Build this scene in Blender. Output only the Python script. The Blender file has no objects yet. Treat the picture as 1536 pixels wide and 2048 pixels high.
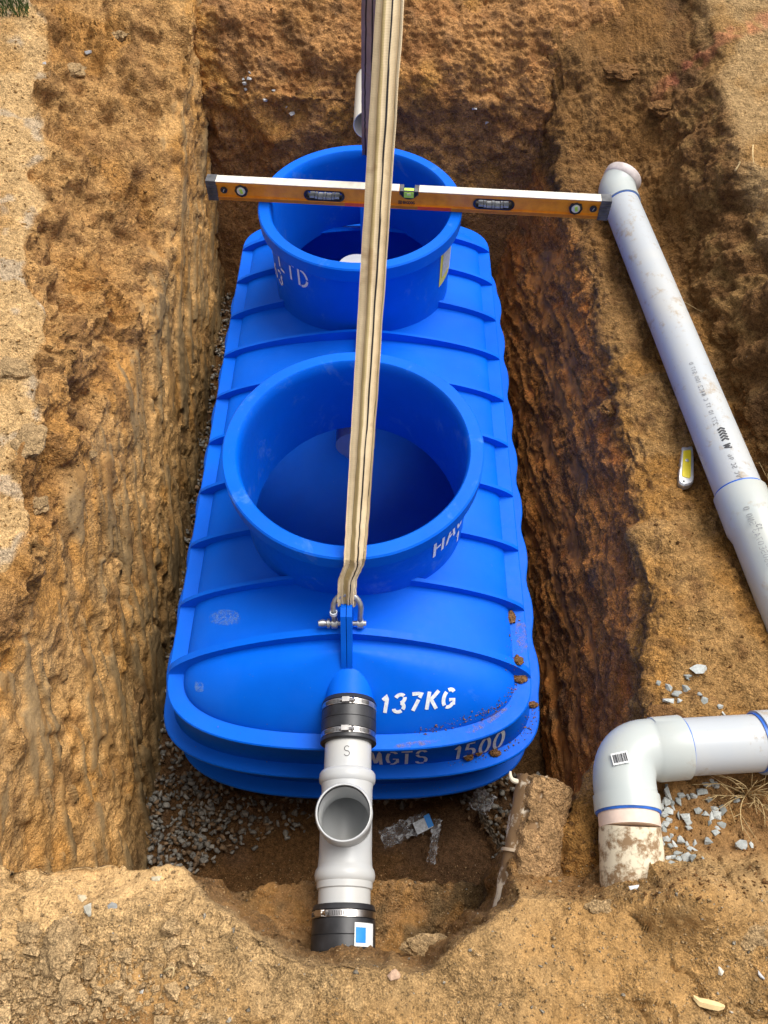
import bpy, bmesh, math, random
import numpy as np
from mathutils import Vector, Matrix, noise as mnoise
from mathutils.bvhtree import BVHTree

random.seed(7)
rng = np.random.default_rng(11)
S = bpy.context.scene
COL = S.collection
R = math.radians

# ------------------------------------------------------------------ camera, sky, sun, exposure
CAM_H, PITCH, FPX = 1.43, R(56.5), 1540.0
cam = bpy.data.cameras.new('camera')
cam.sensor_fit = 'VERTICAL'; cam.sensor_height = 24.0; cam.lens = 24.0 * FPX / 2048.0
cam.clip_start = 0.02; cam.clip_end = 400
cam_o = bpy.data.objects.new('camera', cam); COL.objects.link(cam_o)
cam_o.location = (0, 0, CAM_H); cam_o.rotation_euler = (R(90) - PITCH, 0, 0)
S.camera = cam_o

SUN_EL, SUN_AZ = R(64), R(55)          # azimuth measured from +Y towards +X
w = bpy.data.worlds.new('World'); S.world = w; w.use_nodes = True
nt = w.node_tree; nt.nodes.clear()
sky = nt.nodes.new('ShaderNodeTexSky'); sky.sky_type = 'NISHITA'; sky.sun_disc = False
sky.sun_elevation = SUN_EL; sky.sun_rotation = SUN_AZ
sky.air_density = 0.7; sky.dust_density = 5.0; sky.ozone_density = 0.5
bg = nt.nodes.new('ShaderNodeBackground'); bg.inputs[1].default_value = 0.11
wo = nt.nodes.new('ShaderNodeOutputWorld')
hs = nt.nodes.new('ShaderNodeHueSaturation'); hs.inputs['Saturation'].default_value = 0.32     # thin cloud over the whole sky
nt.links.new(sky.outputs[0], hs.inputs['Color']); nt.links.new(hs.outputs[0], bg.inputs[0]); nt.links.new(bg.outputs[0], wo.inputs[0])
sun = bpy.data.lights.new('sun', 'SUN'); sun.energy = 1.5; sun.angle = R(40); sun.color = (1.0, 0.965, 0.90)
sun_o = bpy.data.objects.new('sun', sun); COL.objects.link(sun_o)
sd = Vector((math.cos(SUN_EL) * math.sin(SUN_AZ), math.cos(SUN_EL) * math.cos(SUN_AZ), math.sin(SUN_EL)))
sun_o.rotation_euler = (-sd).to_track_quat('-Z', 'Y').to_euler()
sun_o.location = (3, 3, 6)
S.view_settings.view_transform = 'Standard'; S.view_settings.look = 'None'
S.view_settings.exposure = 0.82; S.view_settings.gamma = 1.0; S.view_settings.use_curve_mapping = False
S.cycles.max_bounces = 8; S.cycles.diffuse_bounces = 5; S.cycles.transparent_max_bounces = 12
S.cycles.use_denoising = True

# ------------------------------------------------------------------ measuring helpers
def at(x, y, z):
    """the point of the plane of height z that stands at pixel x, y of the 1536 x 2048 photograph"""
    a = PITCH + math.atan((y - 1024) / FPX)
    Y = (CAM_H - z) / math.tan(a)
    d = Y * math.cos(PITCH) + (CAM_H - z) * math.sin(PITCH)
    return Vector(((x - 768) * d / FPX, Y, z))

def ray(x, y):
    dx, dy = (x - 768) / FPX, -(y - 1024) / FPX
    v = Vector((dx, dy * math.sin(PITCH) + math.cos(PITCH), dy * math.cos(PITCH) - math.sin(PITCH)))
    return Vector((0, 0, CAM_H)), v.normalized()

# ------------------------------------------------------------------ numpy noise
_perm = rng.permutation(256); _perm = np.concatenate([_perm, _perm]).astype(np.int64)
_g = rng.normal(size=(256, 3)); _g /= np.linalg.norm(_g, axis=1, keepdims=True)
_rv = rng.random((256, 3))

def _hash(i, j, k):
    return _perm[(_perm[(_perm[i & 255] + j) & 255] + k) & 255]

def pn(p):
    sh = p.shape[:-1]; p = p.reshape(-1, 3)
    i = np.floor(p).astype(np.int64); f = p - i
    u = f * f * f * (f * (f * 6 - 15) + 10)
    out = np.zeros(len(p))
    for a in (0, 1):
        wa = u[:, 0] if a else 1 - u[:, 0]
        for b in (0, 1):
            wb = u[:, 1] if b else 1 - u[:, 1]
            for c in (0, 1):
                wc = u[:, 2] if c else 1 - u[:, 2]
                g = _g[_hash(i[:, 0] + a, i[:, 1] + b, i[:, 2] + c)]
                out += wa * wb * wc * ((f[:, 0] - a) * g[:, 0] + (f[:, 1] - b) * g[:, 1] + (f[:, 2] - c) * g[:, 2])
    return (out * 1.6).reshape(sh)

def fbm(p, o=3, seed=0.0, gain=.5):
    t = 0; a = 1.0; p = p + seed
    for _ in range(o):
        t = t + a * pn(p); p = p * 2.03 + 17.1; a *= gain
    return t

def cells(p, seed=0.0):
    """distance to the nearest of scattered points (2 x 2 x 2 cells), about 0 .. 1"""
    sh = p.shape[:-1]; p = p.reshape(-1, 3) + seed
    q = p - .5; i = np.floor(q).astype(np.int64)
    best = np.full(len(p), 9.0)
    for a in (0, 1):
        for b in (0, 1):
            for c in (0, 1):
                ii = i + np.array([a, b, c])
                pt = ii + .2 + .6 * _rv[_hash(ii[:, 0], ii[:, 1], ii[:, 2])]
                best = np.minimum(best, ((p - pt) ** 2).sum(1))
    return np.sqrt(best).reshape(sh)

def sstep(a, b, x):
    t = np.clip((x - a) / (b - a), 0, 1); return t * t * (3 - 2 * t)

def mix(a, b, t):
    return a + (b - a) * t[..., None]

# ------------------------------------------------------------------ object helpers
def tag(o, label=None, cat=None, group=None, kind=None):
    if label: o['label'] = label
    if cat: o['category'] = cat
    if group: o['group'] = group
    if kind: o['kind'] = kind
    return o

def thing(name, label, cat, loc=(0, 0, 0), rotz=0.0, group=None):
    o = bpy.data.objects.new(name, None); COL.objects.link(o)
    o.location = loc; o.rotation_euler = (0, 0, rotz); o.empty_display_size = .05
    return tag(o, label, cat, group)

def wm(o):
    m = Matrix.LocRotScale(o.location, o.rotation_euler, o.scale)
    return wm(o.parent) @ m if o.parent else m

def finish(me, mats, smooth, angle):
    for m in (mats if isinstance(mats, (list, tuple)) else [mats]):
        me.materials.append(m)
    if smooth:
        me.polygons.foreach_set('use_smooth', np.ones(len(me.polygons), bool))
        if angle: me.set_sharp_from_angle(angle=R(angle))
    me.update()

def mk(name, V, F, mat, parent=None, smooth=True, angle=35, cols=None, base=True, fm=None):
    """one mesh object; V in world coordinates"""
    V = [Vector(v) for v in V]
    if parent is not None:
        inv = wm(parent).inverted(); V = [inv @ v for v in V]; loc = None
    elif base:
        lo = min(v.z for v in V); n = len(V)
        loc = Vector((sum(v.x for v in V) / n, sum(v.y for v in V) / n, lo)); V = [v - loc for v in V]
    else:
        loc = Vector((0, 0, 0))
    me = bpy.data.meshes.new(name)
    me.from_pydata([tuple(v) for v in V], [], F)
    if cols is not None:
        at_ = me.attributes.new('soil', 'FLOAT_COLOR', 'POINT')
        at_.data.foreach_set('color', np.concatenate([np.asarray(cols, float), np.ones((len(V), 1))], 1).ravel())
    finish(me, mat, smooth, angle)
    if fm: me.polygons.foreach_set('material_index', np.array(fm, dtype=np.int32))
    o = bpy.data.objects.new(name, me); COL.objects.link(o)
    if parent is not None: o.parent = parent
    else: o.location = loc
    return o

class MB:
    """collects shapes for one mesh"""
    def __init__(s): s.V = []; s.F = []; s.M = []
    def add(s, V, F, m=0):
        n = len(s.V); s.V += [Vector(v) for v in V]
        s.F += [tuple(i + n for i in f) for f in F]; s.M += [m] * len(F)
        return s
    def box(s, c, sx, sy, sz, M=None, m=0):
        V = [Vector((x * sx / 2, y * sy / 2, z * sz / 2)) for x in (-1, 1) for y in (-1, 1) for z in (-1, 1)]
        V = [(M @ v if M else v) + Vector(c) for v in V]
        return s.add(V, [(0, 1, 3, 2), (4, 6, 7, 5), (0, 4, 5, 1), (2, 3, 7, 6), (0, 2, 6, 4), (1, 5, 7, 3)], m)
    def build(s, name, mat, parent=None, **k):
        return mk(name, s.V, s.F, mat, parent, fm=s.M if isinstance(mat, (list, tuple)) else None, **k)

def frames(pts):
    pts = [Vector(p) for p in pts]; n = len(pts); T = []
    for i in range(n):
        t = pts[min(i + 1, n - 1)] - pts[max(i - 1, 0)]; T.append(t.normalized())
    up = Vector((0, 0, 1)) if abs(T[0].z) < .9 else Vector((0, 1, 0))
    N = (up - T[0] * up.dot(T[0])).normalized(); out = []
    for i in range(n):
        N = (N - T[i] * N.dot(T[i])).normalized()
        out.append((pts[i], T[i], N, T[i].cross(N)))
    return out

def tube(pts, rad, seg=32, caps=True, wob=0):
    """rad: one radius or a list; repeated points give steps"""
    fr = frames(pts)
    if not isinstance(rad, (list, tuple)): rad = [rad] * len(fr)
    V = []; F = []
    for (p, t, n, b), r in zip(fr, rad):
        for k in range(seg):
            a = 2 * math.pi * k / seg
            rr = r * (1 + wob * mnoise.noise(p * 30 + Vector((math.cos(a), math.sin(a), 0)) * 1.5)) if wob else r
            V.append(p + n * math.cos(a) * rr + b * math.sin(a) * rr)
    for i in range(len(fr) - 1):
        for k in range(seg):
            k2 = (k + 1) % seg
            F.append((i * seg + k, i * seg + k2, (i + 1) * seg + k2, (i + 1) * seg + k))
    if caps:
        F.append(tuple(range(seg - 1, -1, -1))); F.append(tuple((len(fr) - 1) * seg + k for k in range(seg)))
    return V, F

def lathe(o, axis, prof, seg=48, closed=False, ref=None):
    """prof: list of (distance along axis, radius)"""
    axis = Vector(axis).normalized()
    up = Vector(ref) if ref else (Vector((0, 0, 1)) if abs(axis.z) < .9 else Vector((0, 1, 0)))
    n = (up - axis * up.dot(axis)).normalized(); b = axis.cross(n); V = []; F = []
    for d, r in prof:
        for k in range(seg):
            a = 2 * math.pi * k / seg
            V.append(Vector(o) + axis * d + n * math.cos(a) * r + b * math.sin(a) * r)
    L = len(prof)
    for i in range(L if closed else L - 1):
        j = (i + 1) % L
        for k in range(seg):
            k2 = (k + 1) % seg
            F.append((i * seg + k, i * seg + k2, j * seg + k2, j * seg + k))
    return V, F

def bez(p0, p1, p2, n=10):
    p0, p1, p2 = Vector(p0), Vector(p1), Vector(p2)
    return [p0 * (1 - t) ** 2 + p1 * 2 * t * (1 - t) + p2 * t * t for t in [i / n for i in range(n + 1)]]

# ------------------------------------------------------------------ materials
def new_mat(name):
    m = bpy.data.materials.new(name); m.use_nodes = True
    return m, m.node_tree, m.node_tree.nodes['Principled BSDF']

def node(nt, t, **k):
    n = nt.nodes.new(t)
    for a, v in k.items():
        if a.startswith('i_'):
            key = a[2:]
            n.inputs[int(key) if key.isdigit() else key].default_value = v
        else: setattr(n, a, v)
    return n

def L(nt, a, b): nt.links.new(a, b)

def noise_n(nt, scale, detail=4, rough=.6, coord=None, dist=0.0):
    tc = node(nt, 'ShaderNodeTexCoord')
    n = node(nt, 'ShaderNodeTexNoise', i_Scale=scale, i_Detail=detail, i_Roughness=rough, i_Distortion=dist)
    L(nt, coord or tc.outputs['Object'], n.inputs['Vector']); return n

def ramp(nt, src, stops):
    r = node(nt, 'ShaderNodeValToRGB')
    while len(r.color_ramp.elements) < len(stops): r.color_ramp.elements.new(.5)
    for e, (p, c) in zip(r.color_ramp.elements, stops):
        e.position = p; e.color = (*c, 1) if len(c) == 3 else (c[0],) * 3 + (1,)
    L(nt, src, r.inputs[0]); return r

def mixc(nt, fac, a, b, blend='MIX'):
    n = node(nt, 'ShaderNodeMix', data_type='RGBA', blend_type=blend)
    for sock, v in ((n.inputs[0], fac), (n.inputs[6], a), (n.inputs[7], b)):
        if hasattr(v, 'is_linked') or hasattr(v, 'links'): L(nt, v, sock)
        elif isinstance(v, (int, float)): sock.default_value = v
        else: sock.default_value = (*v, 1)
    return n.outputs[2]

def plain(name, col, rough=.5, metal=0.0, var=.12, scale=40, bump=0.0, spec=.5):
    m, nt, b = new_mat(name)
    n = noise_n(nt, scale)
    r = ramp(nt, n.outputs['Fac'], [(.3, tuple(c * (1 - var) for c in col)), (.7, tuple(min(1, c * (1 + var)) for c in col))])
    L(nt, r.outputs[0], b.inputs['Base Color'])
    b.inputs['Roughness'].default_value = rough; b.inputs['Metallic'].default_value = metal
    b.inputs['Specular IOR Level'].default_value = spec
    if bump:
        bp = node(nt, 'ShaderNodeBump', i_Strength=bump, i_Distance=.002)
        L(nt, n.outputs['Fac'], bp.inputs['Height']); L(nt, bp.outputs[0], b.inputs['Normal'])
    return m

def soil_mat():
    m, nt, b = new_mat('soil')
    a = node(nt, 'ShaderNodeAttribute', attribute_name='soil')
    n1 = noise_n(nt, 75, 5, .72); n2 = noise_n(nt, 330, 3, .7); n3 = noise_n(nt, 16, 4, .6)
    r1 = ramp(nt, n1.outputs['Fac'], [(.28, (.40,)), (.5, (.98,)), (.72, (1.5,))])
    r2 = ramp(nt, n2.outputs['Fac'], [(.32, (.48,)), (.68, (1.5,))])
    r3 = ramp(nt, n3.outputs['Fac'], [(.3, (.8, .78, .74)), (.7, (1.16, 1.14, 1.1))])
    c = mixc(nt, a.outputs['Alpha'], a.outputs['Color'], r1.outputs[0], 'MULTIPLY')
    c = mixc(nt, a.outputs['Alpha'], c, r2.outputs[0], 'MULTIPLY'); c = mixc(nt, 1.0, c, r3.outputs[0], 'MULTIPLY')
    # fine grit, pale and dark grains
    tc = node(nt, 'ShaderNodeTexCoord')
    v = node(nt, 'ShaderNodeTexVoronoi', i_Scale=190.0); L(nt, tc.outputs['Object'], v.inputs['Vector'])
    g = ramp(nt, v.outputs['Color'], [(.93, (0,)), (.95, (1,))])
    gd = ramp(nt, v.outputs['Distance'], [(.25, (1,)), (.42, (0,))])
    gm = node(nt, 'ShaderNodeMath', operation='MULTIPLY'); L(nt, g.outputs[0], gm.inputs[0]); L(nt, gd.outputs[0], gm.inputs[1])
    gm2 = node(nt, 'ShaderNodeMath', operation='MULTIPLY', i_1=.45); L(nt, gm.outputs[0], gm2.inputs[0])
    c = mixc(nt, gm2.outputs[0], c, (.50, .43, .33))
    L(nt, c, b.inputs['Base Color'])
    b.inputs['Roughness'].default_value = .93; b.inputs['Specular IOR Level'].default_value = .12
    h = node(nt, 'ShaderNodeMath', operation='ADD'); L(nt, n1.outputs['Fac'], h.inputs[0])
    h2 = node(nt, 'ShaderNodeMath', operation='MULTIPLY', i_1=.45); L(nt, n2.outputs['Fac'], h2.inputs[0]); L(nt, h2.outputs[0], h.inputs[1])
    va = node(nt, 'ShaderNodeTexVoronoi', i_Scale=110.0); L(nt, tc.outputs['Object'], va.inputs['Vector'])
    vb = node(nt, 'ShaderNodeTexVoronoi', i_Scale=230.0); L(nt, tc.outputs['Object'], vb.inputs['Vector'])
    h3 = node(nt, 'ShaderNodeMath', operation='MULTIPLY_ADD', i_1=-.55); L(nt, va.outputs['Distance'], h3.inputs[0]); L(nt, h.outputs[0], h3.inputs[2])
    h4 = node(nt, 'ShaderNodeMath', operation='MULTIPLY_ADD', i_1=-.35); L(nt, vb.outputs['Distance'], h4.inputs[0]); L(nt, h3.outputs[0], h4.inputs[2])
    bp = node(nt, 'ShaderNodeBump', i_Strength=1.0, i_Distance=.0085); L(nt, a.outputs['Alpha'], bp.inputs['Strength'])
    L(nt, h4.outputs[0], bp.inputs['Height']); L(nt, bp.outputs[0], b.inputs['Normal'])
    return m
SOIL = soil_mat()

def blue_mat(name='blue_plastic', worn=.16):
    m, nt, b = new_mat(name)
    n = noise_n(nt, 5, 5, .6); n2 = noise_n(nt, 60, 3, .6); n3 = noise_n(nt, 7.5, 6, .72, dist=.4)
    base = ramp(nt, n.outputs['Fac'], [(.3, (.0002, .108, .66)), (.7, (.0003, .132, .76))])
    sc = ramp(nt, n3.outputs['Fac'], [(.66 if worn < .3 else .57, (0,)), (.78, (1,))])
    s2 = node(nt, 'ShaderNodeMath', operation='MULTIPLY', i_1=worn); L(nt, sc.outputs[0], s2.inputs[0])
    c = mixc(nt, s2.outputs[0], base.outputs[0], (.22, .42, .72))
    df = noise_n(nt, 3.2, 7, .7); dr = ramp(nt, df.outputs['Fac'], [(.42, (0,)), (.78, (.05,))]); c = mixc(nt, dr.outputs[0], c, (.20, .24, .27))
    sp_ = noise_n(nt, 260, 2, .5); sr_ = ramp(nt, sp_.outputs['Fac'], [(.74, (0,)), (.78, (.35,))]); c = mixc(nt, sr_.outputs[0], c, (.30, .36, .42))
    L(nt, c, b.inputs['Base Color'])
    rr = ramp(nt, n2.outputs['Fac'], [(.3, (.36,)), (.7, (.5,))]); L(nt, rr.outputs[0], b.inputs['Roughness'])
    b.inputs['Specular IOR Level'].default_value = .10
    bp = node(nt, 'ShaderNodeBump', i_Strength=.12, i_Distance=.002); L(nt, n2.outputs['Fac'], bp.inputs['Height']); L(nt, bp.outputs[0], b.inputs['Normal'])
    return m
BLUE = blue_mat(); BLUE_WORN = blue_mat('scuffed_blue_plastic', .42)

def pvc_mat(name, col, dirt=(.36, .25, .13), lo=.62, hi=.72, amt=.7, scale=9, rough=.32):
    m, nt, b = new_mat(name)
    n = noise_n(nt, scale, 8, .72); n2 = noise_n(nt, 45, 5, .75)
    mk_ = node(nt, 'ShaderNodeMath', operation='MULTIPLY'); L(nt, n.outputs['Fac'], mk_.inputs[0])
    r2 = ramp(nt, n2.outputs['Fac'], [(.3, (.8,)), (.7, (1.2,))]); L(nt, r2.outputs[0], mk_.inputs[1])
    r = ramp(nt, mk_.outputs[0], [(lo, (0,)), (hi, (1,))])
    s = node(nt, 'ShaderNodeMath', operation='MULTIPLY', i_1=amt); L(nt, r.outputs[0], s.inputs[0])
    film = noise_n(nt, 4, 4, .6); fr = ramp(nt, film.outputs['Fac'], [(.45, (0,)), (.75, (.3,))])
    c = mixc(nt, fr.outputs[0], col, (.70, .62, .47)); c = mixc(nt, s.outputs[0], c, dirt)
    L(nt, c, b.inputs['Base Color'])
    rr = mixc(nt, s.outputs[0], (rough,) * 3, (.9,) * 3); L(nt, rr, b.inputs['Roughness']); b.inputs['Specular IOR Level'].default_value = .28
    bp = node(nt, 'ShaderNodeBump', i_Strength=.25, i_Distance=.003); L(nt, s.outputs[0], bp.inputs['Height']); L(nt, bp.outputs[0], b.inputs['Normal'])
    return m
PVC = pvc_mat('white_pvc', (.46, .47, .47), lo=.70, hi=.8, amt=.4)
PVC_DIRTY = pvc_mat('pale_pvc', (.455, .48, .50), lo=.56, hi=.68, amt=.6, scale=14)
PVC_GREEN = pvc_mat('grey_pvc', (.455, .49, .475), lo=.60, hi=.74, amt=.5)
PVC_OLD = pvc_mat('muddy_old_pvc', (.72, .63, .46), dirt=(.24, .145, .07), lo=.46, hi=.60, amt=.95, scale=34, rough=.6)
PVC_MUD = pvc_mat('mud_caked_pvc', (.72, .60, .44), dirt=(.22, .13, .06), lo=.41, hi=.50, amt=1.0, scale=16, rough=.7)
RUBBER = plain('black_rubber', (.022, .022, .024), .42, var=.5, scale=25, bump=.2)
STEEL = plain('steel_band', (.58, .55, .52), .3, 1.0, var=.25, scale=60)
GALV = plain('galvanised_steel', (.50, .50, .49), .45, .85, var=.3, scale=80, bump=.2)
STENCIL = plain('white_stencil_paint', (.78, .82, .86), .7, var=.15, scale=120)
INK = plain('black_ink', (.03, .03, .035), .6)
INK_FAINT = plain('faded_grey_ink', (.20, .20, .21), .6)
GLUE = plain('blue_pipe_primer', (.02, .12, .5), .4, var=.3)
ORANGE = plain('orange_anodised', (.98, .31, .014), .42, .0, var=.22, scale=30)
CREAM = plain('worn_cream_paint', (.74, .68, .56), .55, var=.16, scale=35)
ENDCAP = plain('dark_grey_rubber', (.09, .09, .095), .6, var=.5, scale=40)
GREYP = plain('pale_grey_grip', (.36, .37, .38), .6, var=.2)
BLACKP = plain('black_plastic', (.02, .02, .022), .4)
REDP = plain('red_paint', (.75, .08, .03), .55)
VIAL = plain('green_vial', (.55, .85, .12), .15, var=.15, scale=20)
PALEV = plain('pale_vial_rim', (.75, .72, .60), .3)
YELLOW = plain('yellow_plastic', (.85, .68, .02), .45, var=.1)
SILVER = plain('silver_cast_metal', (.62, .63, .64), .38, .6, var=.15, scale=70)
BLADE = plain('steel_blade', (.4, .4, .4), .25, 1.0)
STICK_W = plain('white_paper', (.78, .78, .76), .6, var=.05)
STICK_Y = plain('yellow_label', (.70, .62, .05), .5, var=.1)
STICK_G = plain('grey_label', (.50, .52, .50), .5, var=.25, scale=90)
STICK_B = plain('blue_label', (.02, .25, .75), .5, var=.1)
GRAVEL = plain('grey_gravel', (.33, .33, .31), .9, var=.5, scale=14, bump=.3)
STONE = plain('pale_grey_stone', (.46, .48, .46), .9, var=.3, scale=90, bump=.5)
STRAW = plain('dry_straw', (.52, .38, .18), .8, var=.2)
WOOD = plain('pale_wood', (.72, .52, .25), .75, var=.2, scale=60)
GRASS = plain('green_grass', (.06, .11, .02), .7, var=.4)
PINKP = plain('pink_spray_paint', (.56, .49, .47), .5, var=.3, scale=20)

def film_mat():
    m, nt, b = new_mat('clear_plastic_film')
    b.inputs['Base Color'].default_value = (.75, .77, .8, 1); b.inputs['Roughness'].default_value = .12
    b.inputs['Specular IOR Level'].default_value = .8
    n = noise_n(nt, 55, 3, .6); r = ramp(nt, n.outputs['Fac'], [(.45, (.12,)), (.68, (.75,))]); L(nt, r.outputs[0], b.inputs['Alpha'])
    return m
FILM = film_mat()

def web_mat():
    m, nt, b = new_mat('webbing')
    a = node(nt, 'ShaderNodeAttribute', attribute_name='soil')
    n = noise_n(nt, 14, 5, .7); r = ramp(nt, n.outputs['Fac'], [(.3, (.84, .80, .74)), (.65, (1.08, 1.07, 1.05))])
    c = mixc(nt, 1.0, a.outputs['Color'], r.outputs[0], 'MULTIPLY')
    st = noise_n(nt, 11, 3, .6); sr = ramp(nt, st.outputs['Fac'], [(.64, (0,)), (.74, (.55,))]); c = mixc(nt, sr.outputs[0], c, (.30, .14, .05))
    tc = node(nt, 'ShaderNodeTexCoord'); sp = node(nt, 'ShaderNodeSeparateXYZ'); L(nt, tc.outputs['Object'], sp.inputs[0])
    wv = node(nt, 'ShaderNodeMath', operation='MULTIPLY', i_1=1900.0); L(nt, sp.outputs['Z'], wv.inputs[0])
    sn = node(nt, 'ShaderNodeMath', operation='SINE'); L(nt, wv.outputs[0], sn.inputs[0])
    sr2 = ramp(nt, sn.outputs[0], [(0.0, (.985,)), (.6, (1.01,))]); c = mixc(nt, 1.0, c, sr2.outputs[0], 'MULTIPLY')
    L(nt, c, b.inputs['Base Color']); b.inputs['Roughness'].default_value = .85; b.inputs['Specular IOR Level'].default_value = .2
    bp = node(nt, 'ShaderNodeBump', i_Strength=.15, i_Distance=.0006); L(nt, sn.outputs[0], bp.inputs['Height']); L(nt, bp.outputs[0], b.inputs['Normal'])
    return m
WEB = web_mat()

# ------------------------------------------------------------------ earth
FLOOR = -0.95
DRY = np.array([.45, .295, .14]); TAN = np.array([.37, .215, .082]); ORG = np.array([.37, .19, .055])
BRN = np.array([.19, .098, .038]); DRK = np.array([.10, .055, .028]); GRY = np.array([.185, .13, .066]); RUST = np.array([.28, .12, .042])
PINK = np.array([.62, .17, .12]); COAL = np.array([.055, .05, .045])

def earth(name, P, colfn, dispfn, kind='structure', grainfn=None):
    n, m, _ = P.shape
    du = np.gradient(P, axis=0); dv = np.gradient(P, axis=1)
    N = np.cross(du, dv); N /= np.maximum(np.linalg.norm(N, axis=2, keepdims=True), 1e-9)
    d, col = dispfn(P, N), None
    Q = P + N * d[..., None]
    col = np.clip(colfn(P, d), .004, .9); grain = np.ones((n, m, 1))
    if grainfn: grain = np.clip(grainfn(P, d), .08, 1)[..., None]
    me = bpy.data.meshes.new(name)
    me.vertices.add(n * m); me.vertices.foreach_set('co', Q.ravel())
    idx = np.arange(n * m).reshape(n, m)
    q = np.stack([idx[:-1, :-1], idx[1:, :-1], idx[1:, 1:], idx[:-1, 1:]], -1).reshape(-1, 4)
    me.loops.add(q.size); me.loops.foreach_set('vertex_index', q.ravel().astype(np.int32))
    me.polygons.add(len(q)); me.polygons.foreach_set('loop_start', np.arange(0, q.size, 4, dtype=np.int32))
    me.update(calc_edges=True)
    a = me.attributes.new('soil', 'FLOAT_COLOR', 'POINT')
    a.data.foreach_set('color', np.concatenate([col.reshape(-1, 3), grain.reshape(-1, 1)], 1).ravel())
    finish(me, SOIL, True, None)
    o = bpy.data.objects.new(name, me); COL.objects.link(o); o['kind'] = kind
    return o, Q

def profile_patch(Ys, prof, counts, along='Y'):
    """prof(t) gives the control points (a, z) of the section at t; counts: samples per segment"""
    rows = []; global SEG
    SEG = np.concatenate([i + np.arange(k) / (k - (1 if i == len(counts) - 1 else 0)) for i, k in enumerate(counts)])[None, :]
    for t in Ys:
        c = np.array(prof(t)); out = []
        for i, k in enumerate(counts):
            s = np.linspace(0, 1, k, endpoint=(i == len(counts) - 1))[:, None]
            out.append(c[i] * (1 - s) + c[i + 1] * s)
        rows.append(np.concatenate(out))
    A = np.array(rows)
    # round the corners of the section a little
    for _ in range(3):
        A[:, 1:-1] = .25 * A[:, :-2] + .5 * A[:, 1:-1] + .25 * A[:, 2:]
    T = np.broadcast_to(np.asarray(Ys)[:, None], A.shape[:2])
    return np.stack([A[..., 0], T, A[..., 1]], -1) if along == 'Y' else np.stack([T, A[..., 0], A[..., 1]], -1)

def rough(P, big=.03, mid=.012, small=.006, crumb=.006, seed=0.0):
    d = big * fbm(P * 3.6, 3, seed) + mid * fbm(P * 15, 3, seed + 5) + small * fbm(P * 55, 3, seed + 9)
    c = cells(P * 42, seed); c2 = cells(P * 95, seed + 3)
    msk = sstep(-.15, .25, pn(P * 6 + seed + 31))
    return d + crumb * msk * (.55 - c) * 1.6 + crumb * .4 * (.5 - c2)

def lerp(x, xs, ys): return float(np.interp(x, xs, ys))

# left bank: ground, crumbling shoulder, scraped wall, foot
Ys = np.concatenate([np.linspace(-.7, .1, 40, endpoint=False), np.linspace(.1, 2.2, 390, endpoint=False), np.linspace(2.2, 3.9, 190), np.linspace(4.1, 8, 12)])
def left_prof(Y):
    xe = lerp(Y, [0, .9, 1.28, 1.8, 2.35, 3.0, 4], [-.80, -.815, -.855, -.96, -1.08, -1.22, -1.3])
    xb = lerp(Y, [.2, .85, 2.7, 3.5], [-.655, -.70, -.725, -.66])
    xe += .09 * float(pn(np.array([Y * 2.6, .3, .1]))) + .045 * float(pn(np.array([Y * 8, 2.3, .1])))
    xm = lerp(Y, [0, .6, 1.0, 1.6, 2.4, 2.8, 3.2, 4], [-.785, -.795, -.795, -.77, -.735, -.675, -.65, -.65])
    zm = lerp(Y, [0, .6, 1.0, 1.6, 2.3, 2.65, 2.95, 3.4], [-.08, -.09, -.15, -.29, -.30, -.05, .12, .30])
    g = lerp(Y, [0, 1, 2.0, 2.5, 3, 3.6, 5], [0, .01, .03, .09, .22, .36, .5])
    return [(-6, g + .05), (-1.75, g + .03), (xe - .12, g + .012), (xe, g - .01), (xe + .25 * (xm - xe), g * .8 + .3 * (zm - g)), (xm, zm), (xb, FLOOR), (xb + .03, FLOOR - .12)]
PL = profile_patch(Ys, left_prof, [12, 75, 24, 30, 60, 130, 16]); SEG_L = SEG
def smear(P, a, b):
    """coordinates across and along the marks that the digger bucket left, which run along (dY, dZ) = (a, b)"""
    return np.stack([P[..., 0], P[..., 1] * b - P[..., 2] * a, P[..., 1] * a + P[..., 2] * b], -1)
def left_disp(P, N):
    wv = .3 * fbm(P * 6, 3, 15)
    wall = sstep(4.75, 5.05, SEG_L + wv); ground = sstep(3.05, 2.93, SEG_L + wv * 1.2)
    q = P * np.array([1, 1, 1.0])
    d = rough(q, .03, .014, .006, .007, 3.0)
    chunk = cells(P * np.array([9, 9, 9]) + .3 * pn(P * 20)[..., None], 12.0)
    d = d + (1 - ground) * (1 - wall) * (.022 * (.6 - chunk) + .036 * fbm(P * 8, 4, 44) + .016 * (.55 - cells(P * 24, 2)) - .03 * sstep(.06, .0, np.abs(pn(P * np.array([7, 9, 7]) + 23 + .4 * pn(P * 15)[..., None]))) * sstep(-.05, .25, pn(P * 4 + 3)))
    st = smear(P, .80, .60)
    wp_ = .5 * fbm(P * 5, 2, 70); r = pn(st * np.array([18, 17, 1.5]) + 2.0 + wp_[..., None]); streak = -.011 * np.abs(r) * 1.6 + .005 * pn(st * np.array([70, 80, 6]))
    ms = sstep(-.25, .25, pn(P * np.array([3, 3.2, 3.2]) + 90)); d = d * (1 - (.35 + .27 * ms) * wall) + wall * streak * (.2 + .4 * ms)
    step = sstep(.1, .2, pn(st * np.array([8, 8, 2.0]) + 8 + .35 * pn(P * 18)[..., None]))
    d = d + wall * .012 * step
    sm = left_smooth(P); d = d * (1 - .6 * sm) - .008 * sm
    return d * (1 - ground) + ground * (.014 * fbm(P * 4, 3, 8) + .005 * fbm(P * 22, 3, 3) + .003 * fbm(P * 80, 2) + .004 * (.5 - cells(P * 30)) * sstep(.1, .4, pn(P * 5)))
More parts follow.
